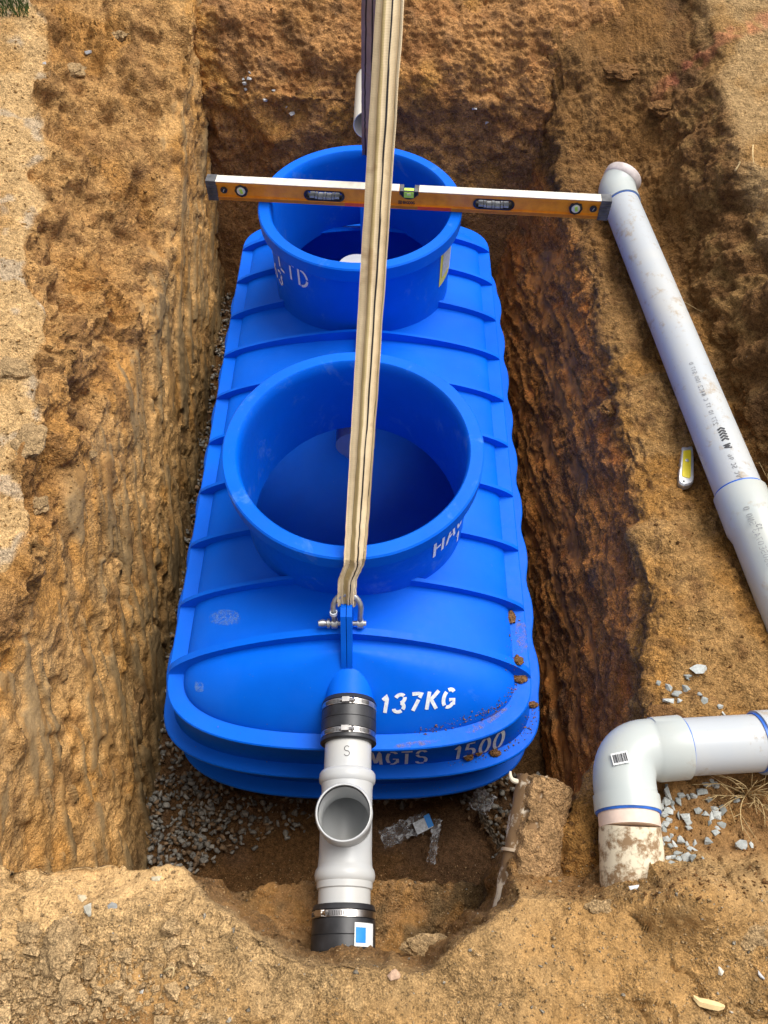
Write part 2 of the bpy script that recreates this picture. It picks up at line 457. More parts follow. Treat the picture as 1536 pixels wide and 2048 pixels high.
def left_col(P, d):
    n = fbm(P * 4.5, 4, 21); n2 = fbm(P * 12, 4, 2); n3 = pn(smear(P, .80, .60) * np.array([24, 22, 2.4]) + 60)
    wv = .3 * fbm(P * 6, 3, 15); wall = sstep(4.75, 5.05, SEG_L + wv); ground = sstep(3.05, 2.93, SEG_L + wv * 1.2)
    c = mix(TAN * 1.6 + 0 * P, ORG * 1.5 + 0 * P, sstep(-.1, .5, n))
    c = mix(c, BRN * 1.25, sstep(.2, .6, n2) * .55)
    c = mix(c, GRY * 1.35, wall * sstep(.1, .35, n3) * .4); c = mix(c, GRY * 1.45, left_smooth(P) * .85)
    c = mix(c, ORG * 1.12, wall * sstep(.22, .5, pn(smear(P, .80, .60) * np.array([30, 30, 4]) + 11)) * .6)
    c = mix(c, BRN * 1.0, sstep(.45, .65, fbm(P * 7, 3, 91)) * .6 * (1 - ground))
    c = mix(c, BRN * 1.3, (1 - ground) * (1 - wall) * (.34 + .3 * sstep(-.1, .4, n2)))  # shoulder colour darkened, painting the shade of a steeper bank
    g = mix(DRY * 1.3 + 0 * P, TAN * 1.3, sstep(0, .5, n) * .8)
    g = mix(g, np.array([.42, .38, .32]), sstep(.25, .5, fbm(P * 9, 3, 71)) * .5)
    c = mix(c, g, ground)
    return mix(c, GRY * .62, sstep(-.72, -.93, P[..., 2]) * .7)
def plates(P, a, b, k, off, lo, hi):
    q = smear(P, a, b); w_ = .4 * fbm(P * 10, 2, 40)
    return sstep(lo, hi, pn(q * np.array(k) + off + w_[..., None]) + .5 * pn(q * np.array(k) * 2.3 + off * 2))
def left_smooth(P):
    wall = sstep(4.75, 5.05, SEG_L + .3 * fbm(P * 6, 3, 15))
    return wall * np.maximum(plates(P, .80, .60, (11, 14, 1.4), 7.0, .24, .38), plates(P, .68, .73, (24, 30, 2.4), 27.0, .30, .44))
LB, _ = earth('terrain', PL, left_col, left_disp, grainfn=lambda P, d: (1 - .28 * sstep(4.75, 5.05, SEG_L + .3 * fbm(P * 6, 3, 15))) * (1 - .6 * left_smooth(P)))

# right bank: pit wall, ledge that carries the long pipe, trench wall, ground
def right_prof(Y):
    xt = lerp(Y, [-.2, .30, .40, .52, .72, 1.2, 2.2, 2.6, 3.0, 3.4], [.30, .36, .44, .56, .62, .69, .69, .65, .58, .54])
    xb = lerp(Y, [0, .3, .5, .9, 2.0, 2.5, 2.8, 3.4], [.28, .34, .47, .50, .50, .46, .43, .43])
    zl = lerp(Y, [.3, .5, .8, 1.1, 2.35, 2.6, 2.9, 3.3], [-.15, -.16, -.21, -.265, -.265, -.20, .02, .2]); gr = lerp(Y, [0, 2.2, 2.7, 3.3, 4], [0, .01, .06, .24, .34])
    xc = lerp(Y, [.3, .8, 1.7, 2.2, 2.6, 3.2], [1.05, 1.04, 1.015, .985, .93, .9])
    xg = lerp(Y, [.3, .8, 1.9, 2.65, 3.2], [1.16, 1.15, 1.12, 1.09, 1.08]) + .08 * float(pn(np.array([Y * 3.1, 5.3, .1]))) + .04 * float(pn(np.array([Y * 9, 7.3, .1])))
    return [(xb - .03, FLOOR - .1), (xb, FLOOR), (xb + .55 * (xt - xb), -.52 + zl * .25), (xt, zl - .02), (xt + .04, zl), (xc, zl - .01), (max(xg, xc + .06), -.06 + gr), (max(xg, xc + .06) + .05, gr), (2.1, .03 + gr), (6.5, .05 + gr)]
YR = np.concatenate([np.linspace(-.3, 2.9, 590), np.linspace(2.93, 3.9, 60), np.linspace(4.1, 8, 12)])
PR = profile_patch(YR, right_prof, [14, 72, 56, 12, 66, 54, 14, 110, 14])[:, ::-1]
def right_disp(P, N):
    X, Y, Z = P[..., 0], P[..., 1], P[..., 2]
    pit = sstep(-.20, -.36, Z); wall2 = sstep(1.0, 1.04, X) * sstep(-.02, -.08, Z); ground = sstep(1.13, 1.2, X)
    d = rough(P, .028, .013, .007, .008, 51.0)
    q = smear(P, .96, -.28)
    st = -.03 * np.abs(pn(q * np.array([16, 17, 1.6]) + 4 + .3 * pn(P * 9)[..., None])) * 1.7 + .009 * pn(q * np.array([50, 55, 5]))
    low = sstep(-.32, -.5, Z)
    d = d * (1 - .35 * low) + low * st * .32; sm = right_smooth(P); d = d * (1 - .5 * sm) - .006 * sm
    edge = sstep(-.34, -.27, Z) * sstep(.78, .66, X)
    d = d + edge * .03 * fbm(P * 7, 3, 13) + .024 * wall2 * fbm(P * np.array([8, 8, 8]), 4, 71) + .03 * wall2 * (.55 - cells(P * 11, 4))
    g = .012 * fbm(P * 4, 3, 8) + .007 * fbm(P * 25, 3, 3) + .003 * fbm(P * 90, 2)
    return d * (1 - ground) + ground * g
def right_col(P, d):
    X, Y, Z = P[..., 0], P[..., 1], P[..., 2]
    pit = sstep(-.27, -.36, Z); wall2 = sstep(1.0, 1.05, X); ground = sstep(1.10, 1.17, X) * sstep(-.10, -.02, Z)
    n = fbm(P * 5, 4, 33); n2 = fbm(P * 14, 4, 7)
    c = mix(TAN * 1.0 + 0 * P, ORG * 1.0, sstep(-.2, .4, n)); c = mix(c, BRN, sstep(.2, .6, n2) * .7)
    c = mix(c, BRN * 1.0, sstep(1.35, 2.2, Y) * .7)
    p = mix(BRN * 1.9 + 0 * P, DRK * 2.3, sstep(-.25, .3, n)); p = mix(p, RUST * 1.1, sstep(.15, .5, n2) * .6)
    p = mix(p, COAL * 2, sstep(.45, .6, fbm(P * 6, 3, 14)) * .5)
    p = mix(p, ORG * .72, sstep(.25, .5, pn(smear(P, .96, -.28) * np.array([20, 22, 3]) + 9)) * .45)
    c = mix(c, p * np.array([1.9, 1.5, 1.05]), pit)  # pit wall colour raised to stand in for light missing down there
    t = mix(BRN * .95 + 0 * P, TAN * .72, sstep(-.1, .45, n2)); t = mix(t, DRK * 1.2, sstep(.2, .5, n) * .6)
    c = mix(c, t, wall2 * (1 - ground))
    g = mix(DRY * .92 + 0 * P, TAN, sstep(-.1, .4, n)); c = mix(c, g, ground)
    a, b_ = at(1375, 150, .0), at(1540, 108, .0)
    tt = np.clip((X - a.x) / (b_.x - a.x), -.6, 1.4); dl = np.abs(Y - (a.y + (b_.y - a.y) * tt) + .02 * pn(P * 12)) 
    pk = sstep(.05, .02, dl) * sstep(a.x - .16, a.x - .03, X) * sstep(1.9, 1.6, X) * sstep(-.3, .15, pn(P * 26))
    return mix(c, PINK, pk * .3)
def right_smooth(P):
    return sstep(-.34, -.48, P[..., 2]) * plates(P, .96, -.28, (14, 15, 1.9), 3.0, .15, .35)
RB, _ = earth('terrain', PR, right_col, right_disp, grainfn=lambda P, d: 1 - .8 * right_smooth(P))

# far bank
XF = np.linspace(-.86, 1.75, 430)
def far_prof(X):
    y0 = lerp(X, [-1.6, -.75, -.2, .4, .7, 1.0, 1.7], [2.76, 2.76, 2.70, 2.70, 2.68, 2.68, 2.7])
    zb = lerp(X, [-1.6, .45, .66, .72, 1.7], [FLOOR, FLOOR, -.6, -.33, -.33])
    k = lerp(X, [-1.6, .5, .75, 1.7], [0, 0, .10, .16])
    return [(y0 - .05, zb - .1), (y0, zb), (y0 + .06, zb * .5 - .12), (y0 + .13, -.10 - k * .6), (y0 + .30 + k, .10 - k * .3), (y0 + .50 + k, .24 - k * .6), (y0 + .9 + k, .30 - k), (9, .4)]
PF = profile_patch(XF, far_prof, [8, 44, 54, 60, 50, 30, 12], 'X')[:, ::-1]
def far_disp(P, N):
    Z = P[..., 2]; low = sstep(-.3, -.5, Z)
    d = rough(P, .04, .014, .008, .010, 77.0) + (1 - low) * (.035 * fbm(P * 3.2, 4, 6) + .016 * (.55 - cells(P * 10, 21)))
    return d * (1 - .75 * low) + low * .006 * pn(P * np.array([30, 30, 3]))
def far_col(P, d):
    Z = P[..., 2]; n = fbm(P * 4, 4, 12); n2 = fbm(P * 13, 4, 3)
    c = mix(BRN * 2.4 + 0 * P, ORG * 1.4, sstep(-.05, .5, n)); c = mix(c, DRK * 2.2, sstep(.1, .55, n2) * .6)
    c = mix(c, RUST * 1.2, sstep(.2, .5, fbm(P * 8, 3, 55)) * .5)
    c = mix(c, BRN * 2.2, sstep(-.3, -.5, Z) * .8)
    return mix(c, TAN, sstep(.1, .25, Z) * .6)
FB, _ = earth('terrain', PF, far_col, far_disp)

# pit floor
gx, gy = np.meshgrid(np.linspace(-.95, .75, 170), np.linspace(-.05, 3.0, 300), indexing='ij')
def floor_z(x, y): return FLOOR - .05 * sstep(.40, .36, np.abs(x + .084)) * sstep(.56, .62, y) + .02 * np.exp(-((y - .30) / .12) ** 2) * sstep(-.55, -.3, x)
PB = np.stack([gx, gy, floor_z(gx, gy)], -1)
PFL, _ = earth('ground', PB, lambda P, d: mix(BRN * .75 + 0 * P, DRK * 1.4, sstep(-.2, .4, fbm(P * 6, 3))), lambda P, N: .015 * fbm(P * 8, 3) + .006 * fbm(P * 40, 3))

# foreground ground with the inlet trench, the bench and the bank on the right
def fore_z(X, Y):
    wob = .022 * pn(np.stack([X * 9, Y * 9, X * 0], -1)) + .012 * pn(np.stack([X * 24, Y * 24, X * 0 + 4], -1))
    yl = Y + wob
    z = .0 + .02 * sstep(.2, -.6, Y)
    # slope of the bank on the right down to the ledge
    right = sstep(.18, .46, X + wob)
    z = z - right * .155 * sstep(.165, .36, yl)
    z = z - .05 * sstep(.05, .22, yl) * sstep(.1, .25, X) * sstep(.5, .3, X)
    # trench round the inlet pipe
    tl = np.interp(Y, [.04, .09, .12, .18, .235, .3], [-.05, -.155, -.205, -.295, -.365, -.43])
    left_e = sstep(tl - .012, tl + .05, X + wob * .8)
    ye = np.interp(X, [-.2, -.1, 0, .08, .16, .24, .3], [.088, .078, .072, .085, .12, .17, .25])
    near_e = sstep(ye - .01, ye + .05, yl)
    right_e = sstep(.235, .195, X - .34 * (Y - .2) + wob * .6)
    z = z - (.385) * left_e * near_e * right_e
    # bench of soil right of the broken pipe
    b = sstep(.24, .30, X) * sstep(.47, .43, X) * sstep(.24, .30, yl)
    z = z - b * .055
    z = np.minimum(z, np.where((X > .2) & (X < .46), -.175 + .6 * np.abs(X - .33) * sstep(.33, .20, Y) + .25 * sstep(.24, .10, Y), 9))
    z = z + .075 * np.exp(-(((X - .497) / .075) ** 2 + ((Y - .165) / .045) ** 2))
    # lip of the left ground falls a little towards the pit
    z = z - .05 * sstep(.14, .235, yl) * sstep(-.25, -.34, X)
    return z
XS = np.linspace(-1.15, 1.35, 620)
def lip(X): return float(np.interp(X, [-1.2, -.62, -.50, -.36, -.28, .2, .28, .36, .42, .46, 1.4], [.235, .225, .235, .225, .24, .255, .33, .34, .36, .45, .5]))
ly = np.array([lip(x) for x in XS])
ly = ly + .012 * pn(np.stack([XS * 8, XS * 0, XS * 0], -1)) + .006 * pn(np.stack([XS * 30, XS * 0, XS * 0 + 3], -1))
s = np.linspace(0, 1, 240)
GX = np.broadcast_to(XS[:, None], (620, 240)); GY = -.62 + (ly[:, None] + .62) * s[None, :]
top = np.stack([GX, GY, fore_z(GX, GY)], -1)
kd = 26; last = top[:, -1:, :]; t = (np.arange(1, kd + 1) / kd)[None, :, None]
down = last + np.concatenate([np.zeros_like(last[..., :1]), np.full_like(last[..., :1], -.05), (FLOOR - .1 - last[..., 2:])], -1) * t * np.array([1, 1, 1.0])
down[..., 1] = last[..., 1] - .03 * np.sqrt(t[..., 0])
PG = np.concatenate([top, down], 1)
def fore_disp(P, N):
    Y = P[..., 1]; X = P[..., 0]
    damp = sstep(-.06, -.13, P[..., 2])
    d = .012 * fbm(P * 5, 3, 4) + .006 * fbm(P * 18, 3, 9) + .0035 * fbm(P * 60, 3, 2)
    c = cells(P * 36, 7); c2 = cells(P * 80, 5)
    m = sstep(-.1, .4, pn(P * 4 + 9)) 
    left_heap = sstep(-.12, -.35, X) * sstep(.08, -.02, Y)
    d = d + (.006 * m + .012 * left_heap) * (.6 - c) + .003 * (.55 - c2) * (.4 + m)
    d = d + damp * (.010 * (.6 - cells(P * 26, 17)) + .008 * fbm(P * 20, 3, 63))
    # cracks
    e = np.abs(pn(P * np.array([5, 7, 5]) + 41) + .25 * pn(P * 22)); d = d - .016 * sstep(.035, .0, e) * sstep(.0, .3, pn(P * 3 + 77))
    return d
def fore_col(P, d):
    X, Y, Z = P[..., 0], P[..., 1], P[..., 2]
    n = fbm(P * 4, 4, 6); n2 = fbm(P * 13, 4, 16)
    c = mix(DRY * .93 + 0 * P, TAN * 1.12, sstep(-.3, .4, n)); c = mix(c, GRY * 1.9, sstep(.2, .55, n2) * .45)
    c = mix(c, DRY * 1.35, sstep(-.1, -.5, X) * sstep(.02, .15, Y) * .8)
    c = mix(c, TAN * .95, sstep(-.2, .1, X) * .45)
    hp_ = sstep(-.33, -.40, X + .04 * n2) * sstep(.035, -.01, Y + .03 * n2); c = mix(c, BRN * 1.15, hp_ * .75)  # heap ground darkened to paint the shade in the gaps between clods
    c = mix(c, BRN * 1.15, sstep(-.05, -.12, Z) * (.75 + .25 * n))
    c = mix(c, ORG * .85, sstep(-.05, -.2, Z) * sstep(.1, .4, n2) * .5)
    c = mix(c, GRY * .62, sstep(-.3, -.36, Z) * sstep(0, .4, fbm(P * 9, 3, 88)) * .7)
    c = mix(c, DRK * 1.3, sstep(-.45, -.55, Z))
    return c
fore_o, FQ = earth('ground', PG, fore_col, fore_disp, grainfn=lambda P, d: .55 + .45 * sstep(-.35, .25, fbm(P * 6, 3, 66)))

deps = bpy.context.evaluated_depsgraph_get()
def bvh_of(names):
    V = []; F = []
    for n in names:
        o = bpy.data.objects[n]; me = o.data; M = wm(o); k = len(V)
        V += [M @ v.co for v in me.vertices]; F += [tuple(i + k for i in p.vertices) for p in me.polygons]
    return BVHTree.FromPolygons(V, F)
EARTH = bvh_of([LB.name, RB.name, FB.name, PFL.name, fore_o.name])
def soil_at(x, y, dz=0.0):
    """where the sight line of pixel x, y meets the earth"""
    o, d = ray(x, y); h = EARTH.ray_cast(o, d)
    p = h[0] if h[0] else at(x, y, 0); n = h[1] if h[1] else Vector((0, 0, 1))
    if n.dot(d) > 0: n = -n
    return p + Vector((0, 0, dz)), n

# ------------------------------------------------------------------ stroke lettering
def arc(cx, cy, rx, ry, a0, a1, n=9):
    return [(cx + rx * math.cos(R(a0 + (a1 - a0) * i / n)), cy + ry * math.sin(R(a0 + (a1 - a0) * i / n))) for i in range(n + 1)]
G = {
 '1': [[(.12, .74), (.34, .97), (.34, 0)]],
 '3': [arc(.3, .74, .25, .24, 160, 40), arc(.3, .74, .25, .24, 20, -75), arc(.3, .26, .27, .26, 75, -30), arc(.3, .26, .27, .26, -50, -165)],
 '7': [[(.04, .96), (.56, .96), (.46, .72)], [(.43, .62), (.22, 0)]],
 'K': [[(.08, 0), (.08, 1)], [(.58, 1), (.2, .52)], [(.24, .56), (.6, 0)]],
 'G': [arc(.34, .5, .3, .48, 45, 110), arc(.34, .5, .3, .48, 130, 230), arc(.34, .5, .3, .48, 250, 325), [(.36, .42), (.62, .42), (.62, .12)]],
 'M': [[(.04, 0), (.12, 1)], [(.17, .95), (.38, .1)], [(.43, .15), (.62, 1), (.7, 0)]],
 'T': [[(.0, .96), (.62, .96)], [(.31, .82), (.31, 0)]],
 'S': [arc(.32, .74, .26, .24, 30, 170), arc(.32, .74, .26, .24, 190, 270), arc(.32, .26, .28, .25, 90, -40), arc(.32, .26, .28, .25, -60, -160)],
 '5': [[(.52, .96), (.12, .96), (.08, .55)], arc(.28, .3, .28, .3, 120, -20), arc(.28, .3, .28, .3, -45, -150)],
 '0': [arc(.32, .5, .26, .48, 75, -75), arc(.32, .5, .26, .48, 105, 255)],
 'H': [[(.06, 0), (.06, 1)], [(.14, .5), (.42, .5)], [(.56, 0), (.56, 1)]],
 'A': [[(0, 0), (.28, 1)], [(.36, 1), (.62, 0)], [(.18, .34), (.4, .34)]],
 'L': [[(.08, 1), (.08, .12)], [(.16, .04), (.52, .04)]],
 'D': [[(.06, 0), (.06, 1)], arc(.16, .5, .42, .47, 85, 5), arc(.16, .5, .42, .47, -5, -85)],
 'Y': [[(0, 1), (.27, .55)], [(.6, 1), (.3, .5), (.3, 0)]],
 '6': [arc(.3, .28, .26, .27, 80, -80), arc(.3, .28, .26, .27, 100, 250), arc(.55, .3, .51, .68, 110, 170)],
 '8': [arc(.3, .74, .23, .23, 75, -75), arc(.3, .74, .23, .23, 105, 255), arc(.3, .26, .27, .26, 75, -75), arc(.3, .26, .27, .26, 105, 255)],
 'B': [[(.06, 0), (.06, 1), (.4, 1), (.5, .88), (.5, .65), (.4, .53), (.06, .53)], [(.4, .53), (.56, .4), (.56, .12), (.42, 0), (.06, 0)]],
 'I': [[(.1, 0), (.1, 1)]], 'O': [arc(.33, .5, .28, .47, 0, 360, 16)], 'g': [arc(.34, .5, .3, .48, 45, 325, 12) + [(.62, .42), (.36, .42)]],
 'd': [[(.06, 0), (.06, 1), (.34, 1), (.56, .8), (.56, .2), (.34, 0), (.06, 0)]],
 's': [arc(.32, .74, .24, .24, 30, 270, 10) + arc(.32, .26, .26, .25, 90, -160, 10)],
 '9': [arc(.3, .7, .26, .28, 0, 360, 12), [(.56, .7), (.4, 0)]], '2': [arc(.3, .7, .26, .28, 170, -30, 8) + [(.04, 0), (.58, 0)]],
 'P': [[(.06, 0), (.06, 1), (.4, 1), (.54, .86), (.54, .62), (.4, .48), (.06, .48)]], 'V': [[(0, 1), (.28, 0), (.56, 1)]],
 'C': [arc(.34, .5, .3, .48, 45, 315, 12)], 'N': [[(.06, 0), (.06, 1), (.54, 0), (.54, 1)]], '4': [[(.42, 0), (.42, 1), (.02, .3), (.58, .3)]],
 '/': [[(0, 0), (.4, 1)]], 'W': [[(0, 1), (.18, 0), (.36, .8), (.54, 0), (.72, 1)]], '>': [[(.05, .95), (.35, .5), (.05, .05)]], ' ': [],
 'o': [arc(.3, .5, .26, .5, 0, 360, 12)], 'E': [[(.5, 1), (.06, 1), (.06, 0), (.5, 0)], [(.06, .52), (.42, .52)]], 'Z': [[(.02, 1), (.56, 1), (.02, 0), (.58, 0)]],
}
WID = {'1': .5, 'I': .32, 'M': .82, 'W': .84, ' ': .45, 'L': .6, '/': .5, '>': .32}
def strokes(text, h, wd, gap=.2, slant=0.0, sx=1.0):
    """ribbons of a line of text in the u, v plane; returns verts (u, v), faces, length"""
    V = []; F = []; x = 0.0
    for ch in text:
        for pl in G[ch]:
            pts = []
            for (a, b), (c, d) in zip(pl[:-1], pl[1:]):
                k = max(1, int(math.hypot(c - a, d - b) / .16))
                pts += [(a + (c - a) * i / k, b + (d - b) * i / k) for i in range(k)]
            pts.append(pl[-1]); n0 = len(V)
            P2 = [Vector(((x + a + slant * b) * h * sx, b * h)) for a, b in pts]
            for i, p in enumerate(P2):
                t = (P2[min(i + 1, len(P2) - 1)] - P2[max(i - 1, 0)]); t.normalize()
                nn = Vector((-t.y, t.x)) * wd / 2
                V += [p + nn, p - nn]
            for i in range(len(P2) - 1): F.append((n0 + 2 * i, n0 + 2 * i + 1, n0 + 2 * i + 3, n0 + 2 * i + 2))
        x += WID.get(ch, .64) + gap
    return V, F, x * h

def print_on(name, text, h, wd, fn, mat, parent, gap=.2, slant=0.0, sx=1.0):
    V, F, ln = strokes(text, h, wd, gap, slant, sx)
    W = [fn(v.x, v.y) for v in V]
    F = [f for f in F if all(W[i] is not None for i in f)]
    W = [p if p is not None else Vector((0, 0, -2)) for p in W]
    used = sorted({i for f in F for i in f}); mp = {u: i for i, u in enumerate(used)}
    o = mk(name, [W[u] for u in used], [tuple(mp[i] for i in f) for f in F], mat, parent, smooth=False); o['kind'] = 'stuff'; return o

# ------------------------------------------------------------------ the tank
CX0, CY0, PHI = -.084, .706, .0118
def T(u, v, z): return Vector((CX0 + u * math.cos(PHI) + v * math.sin(PHI), CY0 + v * math.cos(PHI) - u * math.sin(PHI), z))
tank = thing('grease_trap_tank', 'big ribbed blue plastic tank with two round risers standing in the pit', 'tank', T(0, .8, FLOOR), -PHI)
SP, NR = .1765, 10; VL = SP * (NR - 1); ZL = -.345
HW = .40
def crown(v): return float(np.interp(v, [-.2, 0, .25, 1.0, 1.6, 2], [-.205, -.205, -.225, -.262, -.262, -.262]))
EX = 1.28
def sec(a, hw, zc, e=EX):
    c, s_ = math.cos(a), math.sin(a)
    return math.copysign(abs(c) ** e, c) * hw, ZL + (zc - ZL) * abs(s_) ** e
def shell_z(u, v):
    if abs(u) >= HW: return ZL
    zc = crown(v); c = (abs(u) / HW) ** (1 / EX); return ZL + (zc - ZL) * math.sqrt(max(0, 1 - c * c)) ** EX
def inv_T(p):
    dx, dy = p[0] - CX0, p[1] - CY0
    return dx * math.cos(PHI) - dy * math.sin(PHI), dx * math.sin(PHI) + dy * math.cos(PHI)
RISERS = [(Vector((-.073, 1.135, 0)), .310), (Vector((-.072, 2.072, 0)), .310)]
RW = .284

rows = []
NA = 132
DN = .15
def end_row(th, sgn):     # plan half-ellipse ring of the domed end: th 0 = on the rib plane, 90 = tip
    pass
# body: straight barrel between the end ribs
vs = list(np.linspace(0, VL, 170)); V = []; F = []
for v in vs:
    for k in range(NA + 1):
        u, z = sec(math.pi * k / NA, HW, crown(v)); V.append(T(u, v, z))
for i in range(len(vs) - 1):
    for k in range(NA):
        F.append((i * (NA + 1) + k, i * (NA + 1) + k + 1, (i + 1) * (NA + 1) + k + 1, (i + 1) * (NA + 1) + k))
rh = RW - .006
def snap(V, F, c, r, cell):
    V = list(V)
    for i, p in enumerate(V):
        d = Vector((p.x - c.x, p.y - c.y, 0)); l = d.length
        if abs(l - r) < cell and l > 1e-6:
            q = c + d * (r / l); V[i] = Vector((q.x, q.y, p.z))
    F = [f for f in F if ((sum((V[i] for i in f), Vector()) / len(f)).xy - c.xy).length > r - cell * .3]
    return V, F
for c, _ in RISERS: V, F = snap(V, F, c, rh, .006)
def dome(sgn):
    ea = 2 / 2.7; V = []; F = []; n1, n2 = 72, 28
    zc = crown(0 if sgn < 0 else VL); v0 = 0 if sgn < 0 else VL
    for j in range(n2 + 1):
        ph = math.pi / 2 * j / n2
        for i in range(n1 + 1):
            th = math.pi * i / n1; ct, st = math.cos(th), math.sin(th); e_ = EX + .42 * st * st
            c = math.cos(ph) ** e_; z = ZL + (zc - ZL) * math.sin(ph) ** e_
            V.append(T(HW * c * math.copysign(abs(ct) ** ea, ct), v0 + sgn * DN * c * abs(st) ** ea, z))
    for j in range(n2):
        for i in range(n1):
            F.append((j * (n1 + 1) + i, j * (n1 + 1) + i + 1, (j + 1) * (n1 + 1) + i + 1, (j + 1) * (n1 + 1) + i))
    return V, F
b = MB(); b.add(V, F)
for sg in (-1, 1): b.add(*dome(sg))
shell = b.build('tank_top', BLUE, tank, angle=50)
BV = BVHTree.FromPolygons([tuple(v) for v in b.V], b.F)

# outline of the tank in plan
def outline(hw, dep, z, n_side=80, n_end=40, scal=0.0):
    ea = 2 / 2.7; P = []
    for i in range(n_side):
        v = VL * i / n_side; q = scal * abs(math.cos(math.pi * v / SP)) ** 3; P.append(T(hw - q, v, z))
    for i in range(n_end):
        th = math.pi * i / n_end; ct, st = math.cos(th), math.sin(th)
        P.append(T((hw - scal * abs(ct) ** 8) * math.copysign(abs(ct) ** ea, ct), VL + dep * abs(st) ** ea, z))
    for i in range(n_side):
        v = VL * (1 - i / n_side); q = scal * abs(math.cos(math.pi * v / SP)) ** 3; P.append(T(-hw + q, v, z))
    for i in range(n_end):
        th = math.pi + math.pi * i / n_end; ct, st = math.cos(th), math.sin(th)
        P.append(T((hw - scal * abs(ct) ** 8) * math.copysign(abs(ct) ** ea, ct), -dep * abs(st) ** ea, z))
    return P
def loft(loops, cap=False, close=False):
    n = len(loops[0]); V = [p for l in loops for p in l]; F = []
    m = len(loops)
    for i in range(m if close else m - 1):
        j = (i + 1) % m
        for k in range(n): F.append((i * n + k, i * n + (k + 1) % n, j * n + (k + 1) % n, j * n + k))
    if cap: F.append(tuple((m - 1) * n + k for k in range(n - 1, -1, -1)))
    return V, F
Vl, Fl = loft([outline(.402, .152, ZL - .004), outline(.43, .165, -.42), outline(.463, .172, -.52), outline(.463, .172, -.53), outline(.458, .172, -.62), outline(.455, .175, -.70),
               outline(.45, .172, -.80), outline(.42, .155, -.90), outline(.38, .12, FLOOR + .025)], cap=True)
lower = mk('tank_bottom', Vl, Fl, BLUE, tank, angle=50)
BVL = BVHTree.FromPolygons([tuple(v) for v in Vl], Fl)
def flange(z, hi, di, ho, do, scal=0.0, th=.013):
    r = .003
    Vf, Ff = loft([outline(hi, di, z), outline(ho - r, do - r, z, scal=scal), outline(ho, do, z - r, scal=scal), outline(ho, do, z - th, scal=scal), outline(hi, di, z - th)])
    return mk('flange', Vf, Ff, BLUE, tank, angle=40)
flange(ZL, .395, .146, .4405, .187)
flange(-.52, .45, .165, .4986, .206, .010)
flange(-.69, .44, .165, .490, .213, .008)

# ribs arching over the top
def inside_riser(p, r): return any(((p.xy - c.xy).length < r) for c, _ in RISERS)
for k in range(NR):
    v = SP * k; th = .017 if k in (0, NR - 1) else .010; fin = .030 if k in (0, NR - 1) else .034
    runs = [MB()]; n = 96; ring = []
    for i in range(n + 1):
        a = math.pi * i / n
        bow = (.035 if k == 0 else .012 if k == 1 else 0.0) * math.sin(a)
        uo, zo = sec(a, .4395, crown(v) + fin, 1.36); ui, zi = sec(a, .398, crown(v) - .008)
        ring.append((uo, zo, ui, zi, v + bow))
    for i in range(n):
        q = []
        for (uo, zo, ui, zi, vb) in (ring[i], ring[i + 1]):
            q.append([T(uo, vb - th / 2, zo), T(uo, vb + th / 2, zo), T(ui, vb + th / 2, zi), T(ui, vb - th / 2, zi)])
        mid = (q[0][0] + q[1][0]) / 2
        if inside_riser(mid, RW - .004):
            if runs[-1].V: runs.append(MB())
            continue
        A, B = q
        runs[-1].add(A + B, [(0, 4, 5, 1), (1, 5, 6, 2), (3, 2, 6, 7), (0, 3, 7, 4)])
    for b in runs:
        if not b.V: continue
        o = b.build('rib', BLUE, tank, angle=40)
        bm = bmesh.new(); bm.from_mesh(o.data); bmesh.ops.remove_doubles(bm, verts=bm.verts, dist=1e-5); bmesh.ops.recalc_face_normals(bm, faces=bm.faces)
        bm.to_mesh(o.data); bm.free(); o.data.set_sharp_from_angle(angle=R(40))

# seam ridge along the crown between and behind the risers, with the lifting lug on the near end
b = MB()
for v0, v1 in ((.72, 1.08),):
    n = 14; Vv = []; Fv = []
    for i in range(n + 1):
        v = v0 + (v1 - v0) * i / n; z = crown(v)
        Vv += [T(-.006, v, z - .01), T(-.006, v, z + .034), T(.006, v, z + .034), T(.006, v, z - .01)]
    for i in range(n):
        for j in range(3): Fv.append((4 * i + j, 4 * i + j + 1, 4 * i + j + 5, 4 * i + j + 4))
    Fv += [(0, 1, 2, 3), (4 * n + 3, 4 * n + 2, 4 * n + 1, 4 * n)]
    b.add(Vv, Fv)
b.build('crown_ridge', BLUE, tank)
def lug(pts, half=.0128):
    b = MB(); n = len(pts)
    for s0, s1 in ((-half, -.0008), (.0008, half)):
        Vv = [T(s0, p[0], p[1]) for p in pts] + [T(s1, p[0], p[1]) for p in pts]
        Fv = [tuple(range(n)), tuple(range(2 * n - 1, n - 1, -1))] + [(i, (i + 1) % n + 0, (i + 1) % n + n, i + n) for i in range(n)]
        Fv = Fv[:2] + [(i, i + n, (i + 1) % n + n, (i + 1) % n) for i in range(n)]
        b.add(Vv, Fv)
    return b.build('lifting_lug', BLUE, tank, angle=30)
lug([(.10, -.25), (.10, -.185), (.092, -.145), (.078, -.118), (.058, -.108), (.038, -.113), (.020, -.14), (-.005, -.185), (-.035, -.222), (-.042, -.25), (-.042, -.29), (.0, -.29)])
lug([(VL - .08, -.25), (VL - .08, -.20), (VL - .05, -.13), (VL - .03, -.12), (VL + .0, -.15), (VL + .04, -.23), (VL + .04, -.29), (VL, -.29)])

